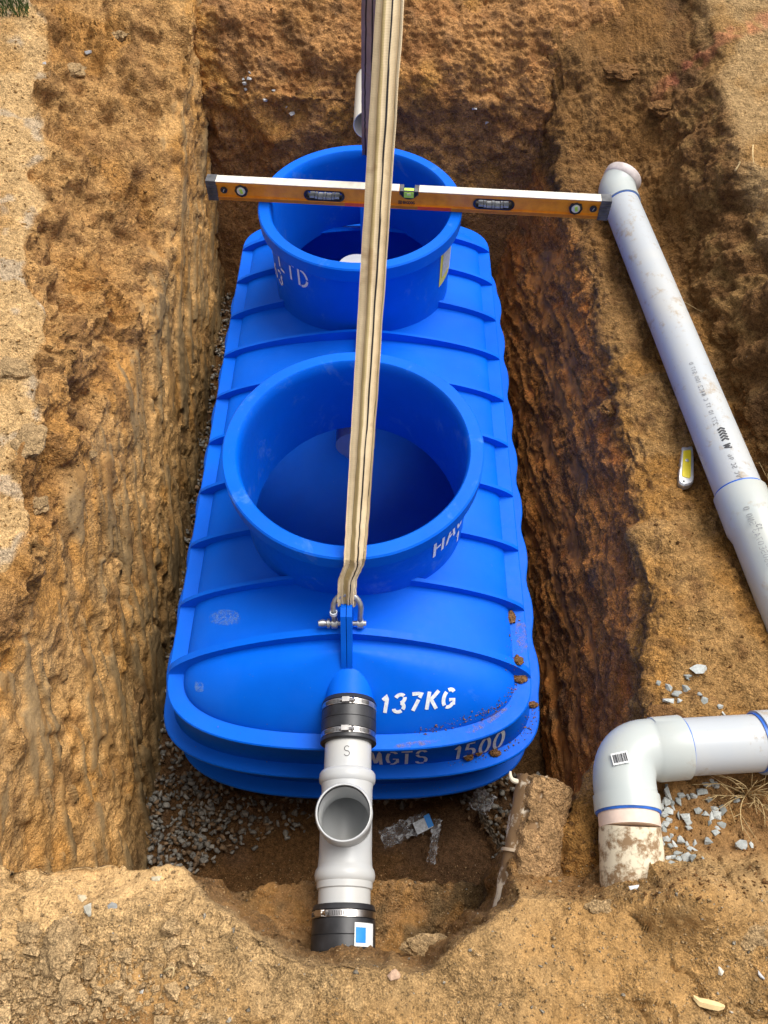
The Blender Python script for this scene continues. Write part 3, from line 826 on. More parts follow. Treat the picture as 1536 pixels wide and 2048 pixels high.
# risers
def riser(c, Ro):
    seg = 96; V = []; F = []
    prof = [(RW - .014, None), (RW - .012, -.06), (Ro - .040, -.030), (Ro - .036, -.004), (Ro - .032, 0), (Ro - .004, 0), (Ro, -.004), (Ro - .001, -.043), (Ro - .005, -.047), (RW + .004, -.050), (RW, -.062), (RW, None)]
    for j, (r, z) in enumerate(prof):
        for k in range(seg):
            a = 2 * math.pi * k / seg; p = c + Vector((math.cos(a) * r, math.sin(a) * r, 0))
            if z is None:
                u, v = inv_T(p); zz = shell_z(u, v) - .008
            else: zz = z
            V.append(Vector((p.x, p.y, zz)))
    for j in range(len(prof) - 1):
        for k in range(seg): F.append((j * seg + k, j * seg + (k + 1) % seg, (j + 1) * seg + (k + 1) % seg, (j + 1) * seg + k))
    return mk('riser', V, F, BLUE_WORN, tank, angle=38)
riser_near = riser(*RISERS[0]); riser_far = riser(*RISERS[1])
tag(riser_near, 'near round riser with white lettering on its right side'); tag(riser_far, 'far round riser under the spirit level, yellow sticker on its side')

# inlet socket boss on the near end
IX, IZ = -.0795, -.283
Vb, Fb = tube([(IX, .725, IZ + .016), (IX, .70, IZ + .010), (IX, .675, IZ + .005), (IX, .645, IZ), (IX, .585, IZ)], [.030, .045, .0525, .0555, .0555], 48)
mk('inlet_socket', Vb, Fb, BLUE, tank, angle=40)
# internal pipe tees seen through the risers
b = MB()
iz = -.43; iy = 1.60
b.add(*lathe((-.088, iy, -.60), (0, 0, 1), [(0, .054), (.30, .054), (.30, .058), (.36, .058), (.36, .05), (.12, .05)], 32))
b.add(*tube([(-.088, iy + .02, iz), (-.088, 1.53, iz), (-.088, 1.525, iz), (-.088, 1.475, iz)], [.052, .052, .060, .060], 32))
INNER = plain('clean_white_pvc', (.68, .69, .70), .4, var=.04); b.build('inner_tee', INNER, tank, angle=40)
b = MB(); b.add(*tube([(-.085, 1.953, -.75), (-.085, 1.953, -.17), (-.085, 1.953, -.169), (-.085, 1.953, -.14)], [.052, .052, .058, .058], 32))
b.build('inner_pipe', INNER, tank, angle=40)

# stencilled lettering
def on_shell(bv, o, ud, vd, lift=.0012):
    nd = ud.cross(vd).normalized()
    def f(u, v):
        p = o + ud * u + vd * v
        h = bv.ray_cast(p + nd * .25, -nd)
        if h[0] is None: return None
        n = h[1] if h[1].dot(nd) > 0 else -h[1]
        return h[0] + n * lift
    return f
def hit(bv, x, y):
    o, d = ray(x, y); return bv.ray_cast(o, d)[0]
p0 = hit(BV, 757, 1426); p1 = hit(BV, 912, 1412); p2 = hit(BV, 760, 1391)
ud = (p1 - p0).normalized(); vd = (p2 - p0); vd = (vd - ud * vd.dot(ud)); hh = vd.length; vd.normalize()
print_on('stencil_lettering', '137KG', hh, .0085, on_shell(BV, p0, ud, vd), STENCIL, tank, gap=.24, slant=.22, sx=1.0)
p0 = hit(BVL, 738, 1521); p1 = hit(BVL, 995, 1482); p2 = hit(BVL, 742, 1497)
ud = Vector((1, 0, 0)); vd = Vector((0, 0, 1)); p0.z = -.512
def on_low(u, v):
    p = p0 + ud * u + vd * v; nd = ud.cross(vd).normalized()
    h = BVL.ray_cast(p + nd * .3, -nd)
    if h[0] is None: return None
    n = h[1] if h[1].dot(nd) > 0 else -h[1]
    return h[0] + n * .0015
print_on('stencil_lettering', 'MGTS  1500', .085, .008, on_low, STENCIL, tank, gap=.2, sx=.50)
def on_riser(c, a0, z0, sgn=1):
    def f(u, v):
        a = a0 + u / RW; return Vector((c.x + math.cos(a) * (RW + .0012), c.y + math.sin(a) * (RW + .0012), z0 + v))
    return f
def riser_spot(o, c, x, y):
    bv = BVHTree.FromPolygons([wm(o) @ v.co for v in o.data.vertices], [tuple(p.vertices) for p in o.data.polygons])
    p = hit(bv, x, y); return math.atan2(p.y - c.y, p.x - c.x), p.z
c = RISERS[0][0]
a0, z0 = riser_spot(riser_near, c, 866, 1110)
print_on('riser_lettering', 'HAL', .068, .009, on_riser(c, a0, z0 - .012), STENCIL, riser_near, gap=.2, sx=.85)
a0, z0 = riser_spot(riser_near, c, 908, 1092)
print_on('riser_lettering', '1', .05, .008, on_riser(c, a0, z0), STENCIL, riser_near, gap=.22)
c = RISERS[1][0]
a1, z1 = riser_spot(riser_far, c, 594, 566)
print_on('riser_lettering', 'Y LTD', .062, .008, on_riser(c, a1 - .62 * 3.95 * .062 / RW * 1.22, z1), STENCIL, riser_far, gap=.2)
a1, z1 = riser_spot(riser_far, c, 568, 574)
print_on('riser_lettering', '63', .05, .008, on_riser(c, a1 - 1.5 * .05 / RW, z1), STENCIL, riser_far, gap=.2)
def sticker(name, mat, c, a0, a1, z0, z1, parent, lift):
    n = 8; V = []; F = []
    for i in range(n + 1):
        a = a0 + (a1 - a0) * i / n; x, y = c.x + math.cos(a) * (RW + lift), c.y + math.sin(a) * (RW + lift)
        V += [Vector((x, y, z0)), Vector((x, y, z1))]
    for i in range(n): F.append((2 * i, 2 * i + 2, 2 * i + 3, 2 * i + 1))
    return mk(name, V, F, mat, parent)
sk = sticker('warning_sticker', STICK_Y, c, R(-31), R(-5), -.20, -.052, riser_far, .0012)
sticker('sticker_text_panel', STICK_G, c, R(-28), R(-8), -.172, -.07, riser_far, .002)

# ------------------------------------------------------------------ shackle and slings
sh = thing('bow_shackle', 'galvanised bow shackle pinned through the blue lifting lug', 'shackle', (IX - .003, .748, -.17))
sx, sy, sz = -.0825, .752, -.163
pts = [(sx - .029, sy, sz)] + [(sx - .029, sy + .006, sz + .02)] + [(sx - .031 * math.cos(a), sy + .016 + .022 * math.sin(a), sz + .042 + .030 * math.sin(a)) for a in np.linspace(0, math.pi, 12)] + [(sx + .029, sy + .006, sz + .02), (sx + .029, sy, sz)]
b = MB(); b.add(*tube(pts, .0062, 14))
for s_ in (-1, 1): b.add(*lathe((sx + s_ * .029 - .0065, sy, sz), (1, 0, 0), [(0, .002), (0, .0115), (.013, .0115), (.013, .002)], 20))
b.build('bow', GALV, sh, angle=50)
b = MB(); b.add(*lathe((sx - .046, sy, sz), (1, 0, 0), [(0, .0), (0, .011), (.006, .011), (.006, .006), (.088, .006), (.088, 0)], 20))
b.add(*tube([(sx - .046, sy, sz), (sx - .056, sy, sz + .002), (sx - .066, sy - .002, sz + .003)], [.006, .009, .0065], 12))
b.build('pin', GALV, sh, angle=50)
b = MB(); b.add(*lathe((sx - .030, sy + .008, sz + .030), (0, .25, 1), [(0, .0066), (0, .0085), (.009, .0085), (.009, .0066)], 16)); b.build('collar', STENCIL, sh)

CREAMW = np.array([.86, .70, .46]); OLIVE = np.array([.46, .36, .18]); LILAC = np.array([.34, .28, .27]); BLK = np.array([.03, .027, .03]); PALE = np.array([.74, .64, .46])
def sling(name, label, path, half, fold, colfn, n_len=140, taper=None):
    """a webbing band folded along its length; fold(t, q) gives the offset off the band plane, q from -1 to 1 across"""
    pts = []
    for i in range(n_len + 1):
        f = i / n_len * (len(path) - 1); k = min(int(f), len(path) - 2); pts.append(Vector(path[k]).lerp(Vector(path[k + 1]), f - k))
    na = 56; V = []; Cc = []; F = []
    for i, p in enumerate(pts):
        t = i / n_len; T_ = (pts[min(i + 1, n_len)] - pts[max(i - 1, 0)]).normalized()
        side = Vector((1, -.05, 0)); side = (side - T_ * side.dot(T_)).normalized(); side = Matrix.Rotation(.28 * math.sin(t * 4.2 + .6) * min(1, t * 4), 3, T_) @ side; nrm = side.cross(T_)
        hw = half * (taper(t) if taper else 1)
        for th in (0, 1):
            for j in range(na + 1):
                q = 2 * j / na - 1
                q2 = q + .05 * math.sin(t * 9 + 1) * (1 - q * q)
                V.append(p + side * (q2 * hw + .0012 * mnoise.noise(Vector((t * 40, q, 3)))) + nrm * ((fold(t, q)) + (.0022 if th else -.0022)))
                Cc.append(colfn(t, q))
    m = na + 1
    for i in range(n_len):
        for j in range(na):
            A = i * 2 * m + j; F.append((A, A + 1, A + 1 + 2 * m, A + 2 * m))
            A += m; F.append((A, A + 2 * m, A + 1 + 2 * m, A + 1))
        for j in (0, na):
            A = i * 2 * m + j; F.append((A, A + 2 * m, A + 3 * m, A + m))
    o = mk(name, V, F, WEB, None, cols=Cc, angle=60, base=False)
    return o
hook = Vector((.022, 1.56, .96))
low = Vector((sx, .783, sz + .055))
rimp = Vector((-.062, .8185, .004))
near_path = [low + Vector((0, -.008, -.012)), low + Vector((0, -.002, .01)), low.lerp(rimp, .55) + Vector((-.008, -.003, 0)), rimp + Vector((-.002, -.003, -.012)), rimp + Vector((0, .001, .004)), rimp.lerp(hook, .08), rimp.lerp(hook, .25), rimp.lerp(hook, .5), rimp.lerp(hook, .75), hook]
def nfold(t, q): 
    return .005 * math.sin(q * 4.2 + t * 2.2) * min(1, .35 + t * 3) + .0018 * math.sin(q * 11 + t * 5)
def ncol(t, q):
    q = q + .03 * math.sin(t * 15)
    s0 = -.55 + .9 * t if t < .0 else -.1 + .0 * t
    base = CREAMW if q > -.35 else CREAMW * .92
    if -.35 < q < .05 - .15 * t: base = OLIVE * 1.25
    if abs(q - .28) < .065 or abs(q - .82) < .02: base = BLK
    if abs(q + .37) < .018: base = OLIVE * .5
    if abs(q - .93) < .05: base = PALE
    return base
so = sling('lifting_sling', '', near_path, .0235, nfold, ncol, taper=lambda t: .86 + .14 * min(1, t * 2.2) + .2 * max(0, t - .45), n_len=190)
tag(so, 'cream webbing sling with black stripes looped in the shackle on the near lug', 'sling', 'lifting slings')
fl = Vector((-.048, 2.44, -.13)); hk2 = Vector((-.016, 1.575, .90))
far_path = [fl, fl.lerp(hk2, .3), fl.lerp(hk2, .6), hk2]
def fcol(t, q):
    if abs(q + .62) < .06 or abs(q + .02) < .06 or abs(q - .55) < .06: return BLK
    return LILAC if q < .8 or t > .9 else PALE
fo = sling('lifting_sling', '', far_path, .026, lambda t, q: .006 * math.sin(q * 3 + 1), fcol, 80)
tag(fo, 'greyish webbing sling rising from behind the far riser', 'sling', 'lifting slings')

# ------------------------------------------------------------------ inlet pipe line
def coupling(y0, y1, r, label, screw_a, loc_y):
    t = thing('rubber_coupling', label, 'coupling', (IX, (y0 + y1) / 2, IZ - r))
    ln = y0 - y1
    prof = [(0, r - .012), (0, r - .002), (.004, r), (.010, r + .002), (.012, r - .002), (.024, r - .002), (.026, r + .001), (ln * .5 - .001, r + .001), (ln * .5, r), (ln * .5 + .001, r + .0015), (ln - .026, r + .001), (ln - .024, r - .002), (ln - .012, r - .002), (ln - .010, r + .002), (ln - .003, r + .002), (ln, r - .002), (ln, r - .012)]
    Vc, Fc = lathe((IX, y0, IZ), (0, -1, 0), prof, 56)
    mk('sleeve', Vc, Fc, RUBBER, t, angle=35)
    for yy in (y0 - .018, y1 + .018):
        b = MB(); b.add(*lathe((IX, yy + .006, IZ), (0, -1, 0), [(0, r - .002), (0, r + .0012), (.012, r + .0012), (.012, r - .002)], 56))
        o = b.build('hose_clamp', STEEL, t, angle=35)
        M = Matrix.Rotation(screw_a, 4, 'Y')
        b = MB(); cpos = Vector((IX, yy, IZ)) + M @ Vector((0, 0, r + .005))
        b.box(cpos, .016, .011, .009, M.to_3x3().to_4x4())
        d = M @ Vector((1, 0, 0)); b.add(*tube([cpos - d * .013, cpos + d * .014], .0035, 10))
        b.add(*lathe(cpos + d * .014, d, [(0, 0), (0, .0048), (.005, .0048), (.005, 0)], 10))
        b.build('clamp_screw', STEEL, o)
        # notches of the worm drive band
        for sd_ in (-1, 1):
            b = MB()
            for k in range(13):
                M2 = Matrix.Rotation(screw_a + R(12 + k * 3.2) * sd_, 4, 'Y'); b.box(Vector((IX, yy, IZ)) + M2 @ Vector((0, 0, r + .0016)), .0014, .008, .001, M2)
            b.build('clamp_slots', BLACKP, o, smooth=False)['kind'] = 'stuff'
    return t
coupling(.612, .512, .0605, 'black rubber coupling with two steel clamps joining the tank socket to the white tee', R(-4), .56)
c2 = coupling(.192, .085, .0615, 'black rubber coupling with a blue and white label at the foot of the white tee', R(-42), .14)
tee = thing('drain_tee', 'white plastic drain tee with open upright branch joined to the tank inlet', 'pipe tee', (IX, .345, IZ - .055))
r0 = .0515
def tee_mesh():
    prof = [(.535, r0), (.455, r0), (.452, .0575), (.447, .0608), (.437, .0612), (.430, .0598), (.426, .0560), (.415, .0545), (.285, .0545), (.262, .0560), (.256, .0600), (.247, .0618), (.238, .0602), (.234, .0568), (.222, .0558), (.220, r0 + .001), (.15, r0 + .001)]
    ys = []
    for (y, r) in prof: ys.append((y, r))
    fine = []
    for (a, ra), (b_, rb) in zip(ys[:-1], ys[1:]):
        k = max(1, int(abs(a - b_) / .004)); fine += [(a + (b_ - a) * i / k, ra + (rb - ra) * i / k) for i in range(k)]
    fine.append(ys[-1])
    V, F = lathe((IX, 0, IZ), (0, 1, 0), fine, 96)
    cc = Vector((IX, .345, 0)); V = [Vector(v) for v in V]
    up = [v.z > IZ + .005 for v in V]; rr = .0498
    for i, p in enumerate(V):
        if not up[i]: continue
        d = Vector((p.x - cc.x, p.y - cc.y, 0)); l = d.length
        if abs(l - rr) < .003: q = cc + d * (rr / l); V[i] = Vector((q.x, q.y, p.z))
    F = [f for f in F if not (all(up[i] for i in f) and ((sum((V[i] for i in f), Vector()) / 4).xy - cc.xy).length < rr - .0008)]
    return V, F
Vt, Ft = tee_mesh(); mk('run_pipe', Vt, Ft, PVC, tee, angle=35)
zt = -.163
prof = [(r_, q_ - .0027) for r_, q_ in [(IZ + .022, .0525), (-.21, .0525), (-.205, .0545), (-.178, .0545), (-.176, .0562), (-.168, .0562), (-.166, .0545), (zt - .001, .0545), (zt, .0550), (zt, .0575), (zt - .003, .0595), (zt - .020, .0600), (zt - .026, .0590), (zt - .03, .0565), (IZ + .022, .0565)]]
Vb, Fb = lathe((IX, .345, 0), (0, 0, 1), prof, 64); mk('branch_socket', Vb, Fb, PVC, tee, angle=35)
Vb, Fb = lathe((IX, .345, 0), (0, 0, 1), [(-.176, .0518), (-.175, .0508), (-.169, .0508), (-.168, .0518)], 64); mk('seal_ring', Vb, Fb, BLACKP, tee)
# S scribbled on the spigot
def on_run(a0, y0):
    def f(u, v):
        a = a0 + u / r0; return Vector((IX + math.sin(a) * (r0 + .0008), y0 + v, IZ + math.cos(a) * (r0 + .0008)))
    return f
print_on('pen_mark', 's', .022, .0014, on_run(R(-8), .474), INK, tee)
def lab(mat, name, a0, a1, y0, y1, lift):
    n = 8; V = []; F = []; rr = .0625 + lift
    for i in range(n + 1):
        a = a0 + (a1 - a0) * i / n
        V += [Vector((IX + math.sin(a) * rr, y0, IZ + math.cos(a) * rr)), Vector((IX + math.sin(a) * rr, y1, IZ + math.cos(a) * rr))]
    for i in range(n): F.append((2 * i, 2 * i + 2, 2 * i + 3, 2 * i + 1))
    return mk(name, V, F, mat, c2)
lab(STICK_W, 'label', R(22), R(66), .118, .158, .0012); lab(STICK_B, 'label_panel', R(24), R(44), .124, .150, .0022)

# ------------------------------------------------------------------ long pale pipe on the ledge
pa, pb = at(1237, 395, -.205), at(1590, 1258, -.19)
ax = (pb - pa).normalized()
lp = thing('long_drain_pipe', 'long pale plastic pipe lying along the soil ledge beside the tank', 'pipe', (pa + pb) / 2 - Vector((0, 0, .058)))
PRr = .0585
j = at(1478, 985, -.195)
jd = (j - pa).dot(ax); end = (pb - pa).length + .25
V1, F1 = tube([pa, pa + ax * (jd + .05)], PRr, 56); mk('pipe_length', V1, F1, PVC_DIRTY, lp)
V1, F1 = tube([pa + ax * jd, pa + ax * (jd + .003), pa + ax * (jd + .006), pa + ax * (jd + .11), pa + ax * (jd + .135), pa + ax * end], [PRr, PRr + .004, PRr + .0065, PRr + .0065, PRr, PRr], 56)
mk('socket_pipe', V1, F1, PVC_GREEN, lp, angle=60)
V1, F1 = lathe(pa + ax * (jd - .003), ax, [(0, PRr), (0, PRr + .0012), (.004, PRr + .0012), (.004, PRr)], 56); mk('glue_line', V1, F1, GLUE, lp)
# bend at the far end, its open side plugged and sprayed pink
bd = [pa + ax * .055, pa + ax * .0, pa - ax * .012] 
dirn = (-ax * .62 + Vector((.55, .1, .35))).normalized()
bp = bez(pa - ax * .012, pa - ax * .045, pa - ax * .045 + dirn * .035, 8)
V1, F1 = tube([pa + ax * .05, pa + ax * .049] + [pa] + bp[1:], [PRr, PRr + .005] + [PRr + .005] * 9, 56); mk('bend', V1, F1, PVC_GREEN, lp, angle=60)
e0 = bp[-1]; V1, F1 = lathe(e0, dirn, [(-.004, PRr + .005), (0, PRr + .008), (.022, PRr + .009), (.028, PRr + .006), (.030, PRr - .01), (.031, 0)], 48); mk('end_cap', V1, F1, PINKP, lp, angle=40)
V1, F1 = lathe(pa + ax * .05, ax, [(0, PRr), (0, PRr + .002), (.003, PRr + .002), (.003, PRr)], 56); mk('glue_line', V1, F1, GLUE, lp)
# print along the pipe
nside = Vector((ax.y, -ax.x, 0)).normalized()
def on_pipe(d0, a0, flip=1, rad=PRr):
    def f(u, v):
        a = a0 + flip * v / rad; n = Vector((0, 0, 1)) * math.cos(a) + nside * math.sin(a)
        return pa + ax * (d0 + flip * u) + n * (rad + .0009)
    return f
o = bpy.data.objects['pipe_length']
dm = (at(1440, 885, -.14) - pa).dot(ax)
print_on('pipe_print', 'W', .018, .004, on_pipe(dm + .02, R(24), -1), INK, o)
print_on('pipe_print', '>>>>>', .020, .005, on_pipe(dm - .005, R(24), -1), INK, o, gap=.12)
print_on('pipe_print', '277 ID 17 C N4C2 100 S17 D', .011, .0014, on_pipe(dm - .06, R(26), -1), INK_FAINT, o, gap=.25)
print_on('pipe_print', '13 11 55 100 130 PVC SC 96', .011, .0014, on_pipe(dm + .27, R(24), -1), INK_FAINT, o, gap=.25)
o2 = bpy.data.objects['socket_pipe']
print_on('pipe_print', '0S0SE0743 SN0 0', .014, .0013, on_pipe(jd + .25, R(36), -1, PRr + .007), INK_FAINT, o2, gap=.2)

# ------------------------------------------------------------------ elbow assembly on the right
EZ = -.077
ep = thing('elbow_pipe', 'pale grey plastic pipe elbow turning down to a muddy pipe stub', 'pipe elbow', at(1250, 1520, EZ - .06))
e_r = at(1365, 1494, EZ); e_rr = at(1640, 1478, EZ); e_b = at(1252, 1592, EZ); e_c = at(1228, 1497, EZ)
rd = (e_rr - e_r).normalized(); dn = (at(1258, 1640, EZ) - at(1252, 1592, EZ)).normalized()
er = .0545
V1, F1 = tube([e_r - rd * .03, e_rr], er, 56); mk('straight_pipe', V1, F1, PVC_DIRTY, ep)
e_s = at(1305, 1499, EZ); 
bp = bez(e_s, e_c + (e_s - e_c) * .08, e_b, 16)
path = [e_r, e_r - rd * .001] + [e_s + rd * .004, e_s] + bp[1:] + [e_b + dn * .001, e_b + dn * .03]
rad = [er, er + .0065, er + .0065, er + .004] + [er + .0035] * 16 + [er + .0065, er + .0065]
V1, F1 = tube(path, rad, 56); elb = mk('elbow', V1, F1, PVC_GREEN, ep, angle=50)
V1, F1 = tube([e_b + dn * .02, e_b + dn * .058], er + .001, 48); mk('pale_spigot', V1, F1, plain('pinkish_pvc', (.72, .55, .45), .5), ep)
V1, F1 = lathe(e_b + dn * .028, dn, [(0, er), (0, er + .006), (.006, er + .0035), (.006, er)], 56); mk('glue_line', V1, F1, GLUE, ep)
V1, F1 = lathe(e_r - rd * .001, rd, [(0, er), (0, er + .0055), (.003, er + .003), (.003, er)], 56); mk('glue_line', V1, F1, GLUE, ep)
e_q = at(1512, 1485, EZ); V1, F1 = lathe(e_q, rd, [(-.002, er), (-.002, er + .002), (.004, er + .0025), (.004, er)], 56); mk('glue_line', V1, F1, GLUE, ep)
V1, F1 = tube([e_q + rd * .003, e_q + rd * .004, e_q + rd * .10], [er, er + .006, er + .006], 56); mk('end_socket', V1, F1, PVC_DIRTY, ep)
# barcode sticker on the elbow
def tile(o, ud, vd, n, w_, h_, lift): return [o + ud * a * w_ / 2 + vd * b_ * h_ / 2 + n * lift for a, b_ in ((-1, -1), (1, -1), (1, 1), (-1, 1))]
BE = BVHTree.FromPolygons([tuple(v) for v in V1 + []], F1) if False else BVHTree.FromPolygons([tuple(v) for v in tube(path, rad, 56)[0]], tube(path, rad, 56)[1])
o_, d_ = ray(1241, 1517); hp, hn, _, _ = BE.ray_cast(o_, d_)
if hn.dot(d_) > 0: hn = -hn
su = (Vector((1, .05, 0)) - hn * hn.x).normalized(); sv = hn.cross(su)
mk('barcode_sticker', tile(hp, su, sv, hn, .031, .023, .0028), [(0, 1, 2, 3)], STICK_W, elb)
b = MB(); xx = -.0125
while xx < .012:
    bw = random.choice([.0006, .001, .0015]); b.add(tile(hp + su * xx, su, sv, hn, bw, .016, .0034), [(0, 1, 2, 3)]); xx += bw + random.choice([.0006, .0009])
b.build('barcode_bars', INK, elb, smooth=False)
# muddy old stub that the elbow is glued on
st0 = e_b + dn * .052; st1 = st0 + dn * .17 + Vector((0, 0, -.045))
V1, F1 = tube([st0 + (st1 - st0) * (i / 24) for i in range(25)], [er + .001 + .004 * (i / 24) for i in range(25)], 48, wob=.03)
old = mk('old_pipe_stub', V1, F1, PVC_OLD); tag(old, 'mud stained cream pipe stub running into the soil below the grey elbow', 'pipe stub')
# broken old pipe end caked with mud, over the pit edge
q0, q1 = at(1038, 1835, -.195), at(1081, 1562, -.165)
n = 40; pts = [q0.lerp(q1, i / n) for i in range(n + 1)]
V1, F1 = tube(pts, [.051 - .004 * (i / n) for i in range(n + 1)], 56)
for k in range(56):      # ragged broken end
    V1[n * 56 + k] = V1[n * 56 + k] + (q1 - q0).normalized() * .012 * mnoise.noise(Vector((k * .6, 0, 0)))
V1 = [v + Vector((mnoise.noise(v * 40), mnoise.noise(v * 40 + Vector((9, 0, 0))), mnoise.noise(v * 40 + Vector((0, 9, 0))))) * .003 for v in V1]
bk = thing('broken_pipe', 'broken end of an old pipe packed and caked with brown mud at the pit edge', 'broken pipe', q0 - Vector((0, 0, .05)))
mk('pipe_wall', V1, F1, PVC_MUD, bk)

def blob(c, sx_, sy_, sz_, seed, amp=.25, fr=2.0, sub=3):
    bm = bmesh.new(); bmesh.ops.create_icosphere(bm, subdivisions=sub, radius=1)
    V = []; F = []
    for v in bm.verts:
        p = v.co.copy(); k = 1 + amp * mnoise.noise(p * fr + Vector((seed, seed * .7, 0))) + amp * .45 * mnoise.noise(p * fr * 2.7 + Vector((0, seed, 5))) + amp * .2 * mnoise.noise(p * fr * 7 + Vector((seed, 0, 5)))
        V.append(Vector((p.x * sx_ * k, p.y * sy_ * k, p.z * sz_ * k)) + Vector(c))
    for f in bm.faces: F.append(tuple(v.index for v in f.verts))
    bm.free(); return V, F
qa = (q1 - q0).normalized(); qn = (Vector((0, 0, 1)) - qa * qa.z).normalized(); qs = qa.cross(qn)
V1 = []; F1 = []; na, nl = 60, 110
for i in range(nl + 1):
    p = q0.lerp(q1, i / nl * 1.0)
    for k in range(na + 1):
        f = k / na; a = R(-50 + 180 * f + 10 * mnoise.noise(Vector((i * .12, 0, 4)))); 
        d = (qn * math.cos(a) + qs * math.sin(a)); edge = min(1, 6 * min(f, 1 - f))
        w_ = p + d * .055; h_ = .004 + .009 * edge * (.6 + mnoise.noise(w_ * 22)) + .004 * mnoise.noise(w_ * 70) + .003 * mnoise.noise(w_ * 160) + .012 * sorted((0, f - .45, 1))[1]
        hole = mnoise.noise(w_ * 30 + Vector((3, 1, 0))) + .5 * mnoise.noise(w_ * 75)
        if hole > .38 and f < .3: h_ -= .012
        V1.append(p + d * (.0515 - .004 * (i / nl) + h_ * edge - .004 * (1 - edge)))
for i in range(nl):
    for k in range(na): F1.append((i * (na + 1) + k, i * (na + 1) + k + 1, (i + 1) * (na + 1) + k + 1, (i + 1) * (na + 1) + k))
b = MB(); b.add(V1, F1)
b.add(*blob(q1 - qa * .012, .043, .018, .043, 77, .12, 2, 4))
bm_cols = lambda V, base, am=.18: [tuple(np.array(base) * (1 + am * mnoise.noise(v * 30))) for v in V]
mk('caked_mud', b.V, b.F, SOIL, bk, cols=bm_cols(b.V, (.36, .22, .105)), angle=None)

# ------------------------------------------------------------------ stub pipe in the far bank
fp = at(738, 240, -.085); fe = Vector((.02, .985, .10)).normalized()
V1, F1 = lathe(fp - fe * .03, fe, [(.6, .052), (0, .052), (0, .055), (.25, .055), (.6, .055)], 48)
tag(mk('outlet_stub_pipe', V1, F1, pvc_mat('grimy_pvc', (.78, .74, .64), lo=.58, hi=.7), angle=50), 'open white stub pipe sticking out of the far bank behind the far riser', 'pipe')

# ------------------------------------------------------------------ spirit level across the far riser
la, lb = at(424, 398.5, .0015), at(1208, 439, .0015)
lx = (lb - la).normalized(); lyv = Vector((-lx.y, lx.x, 0)); LL = (lb - la).length
lev = thing('spirit_level', 'long orange spirit level with cream top edge resting across the far riser', 'spirit level', (la + lb) / 2)
LH, LT = .061, .030
def lp3(u, d, z): return la + lx * u + lyv * d + Vector((0, 0, z))
def slot(u0, u1, z0, z1, n=10):
    r = (z1 - z0) / 2; zc = (z0 + z1) / 2; P = []
    for i in range(n + 1): a = -math.pi / 2 + math.pi * i / n; P.append((u1 - r + r * math.cos(a), zc + r * math.sin(a)))
    for i in range(n + 1): a = math.pi / 2 + math.pi * i / n; P.append((u0 + r + r * math.cos(a), zc + r * math.sin(a)))
    return P
pxu = lambda x, y: (at(x, y, .03) - la).dot(lx)
def face_u(x, y):     # distance along the level's front face for a pixel
    o, d = ray(x, y); n = -lyv; t = (la - o).dot(n) / d.dot(n); return (o + d * t - la).dot(lx)
h1 = (face_u(611, 388), face_u(685, 391)); h2 = (face_u(950, 407), face_u(1025, 411))
# beam: front and back walls with two hand holes, flanges top and bottom
b = MB(); th = .0
def wall_with_holes(d, flip):
    us = [0.0, h1[0] - .012, h1[1] + .012, h2[0] - .012, h2[1] + .012, LL]; z0, z1 = .012, .049
    for i, (a, c_) in enumerate(zip(us[:-1], us[1:])):
        if i in (0, 2, 4):
            q = [lp3(a, d, z0), lp3(c_, d, z0), lp3(c_, d, z1), lp3(a, d, z1)]; b.add(q, [(0, 1, 2, 3) if flip else (3, 2, 1, 0)])
        else:
            P = slot(a + .012, c_ - .012, .017, .044); n = len(P); zc = .0305; uc = (a + c_) / 2
            outer = []
            for (u, z) in P:
                du, dz = u - uc, z - zc; k = min((c_ - a) / 2 / abs(du) if abs(du) > 1e-9 else 9e9, (z1 - z0) / 2 / abs(dz) if abs(dz) > 1e-9 else 9e9)
                outer.append((uc + du * k, zc + dz * k))
            Vv = [lp3(u, d, z) for u, z in P] + [lp3(u, d, z) for u, z in outer]
            b.add(Vv, [(k, (k + 1) % n, n + (k + 1) % n, n + k) for k in range(n)])
            cor = [(c_, z1), (a, z1), (a, z0), (c_, z0)]
            for cu, cz in cor:   # corner triangles
                ks = [k for k in range(n) if (abs(outer[k][0] - cu) < 1e-6) != (abs(outer[(k + 1) % n][0] - cu) < 1e-6) and abs(outer[k][1] - cz) < .03 and (abs(outer[k][1] - cz) < 1e-6 or abs(outer[(k + 1) % n][1] - cz) < 1e-6)]
                for k in ks: b.add([lp3(*(outer[k][0], d, outer[k][1])), lp3(outer[(k + 1) % n][0], d, outer[(k + 1) % n][1]), lp3(cu, d, cz)], [(0, 1, 2)])
wall_with_holes(.004, True); wall_with_holes(LT - .004, False)
uc0, uc1 = face_u(798, 380), face_u(838, 382)
for z0, z1, ua, ub_ in ((.0, .0122, 0, LL), (.0488, LH - .0015, 0, uc0 + .001), (.0488, LH - .0015, uc1 - .001, LL)):
    for d0 in (0.0,):
        V8 = [lp3(u, d, z) for u in (ua, ub_) for d in (d0, LT) for z in (z0, z1)]
        b.add(V8, [(0, 1, 3, 2), (4, 6, 7, 5), (0, 4, 5, 1), (2, 3, 7, 6), (0, 2, 6, 4), (1, 5, 7, 3)])
beam = b.build('beam', ORANGE, lev, smooth=False)
b = MB(); uc0, uc1 = face_u(798, 380), face_u(838, 382)
for a, c_ in ((.0, uc0), (uc1, LL)):
    V8 = [lp3(u, d, z) for u in (a, c_) for d in (-.0012, LT + .0012) for z in (LH - .0014, LH + .0006)]
    b.add(V8, [(0, 1, 3, 2), (4, 6, 7, 5), (0, 4, 5, 1), (2, 3, 7, 6), (0, 2, 6, 4), (1, 5, 7, 3)])
b.build('top_edge', CREAM, lev, smooth=False)
b = MB()       # machined grooves along the bottom lip, their shade drawn as dark strips
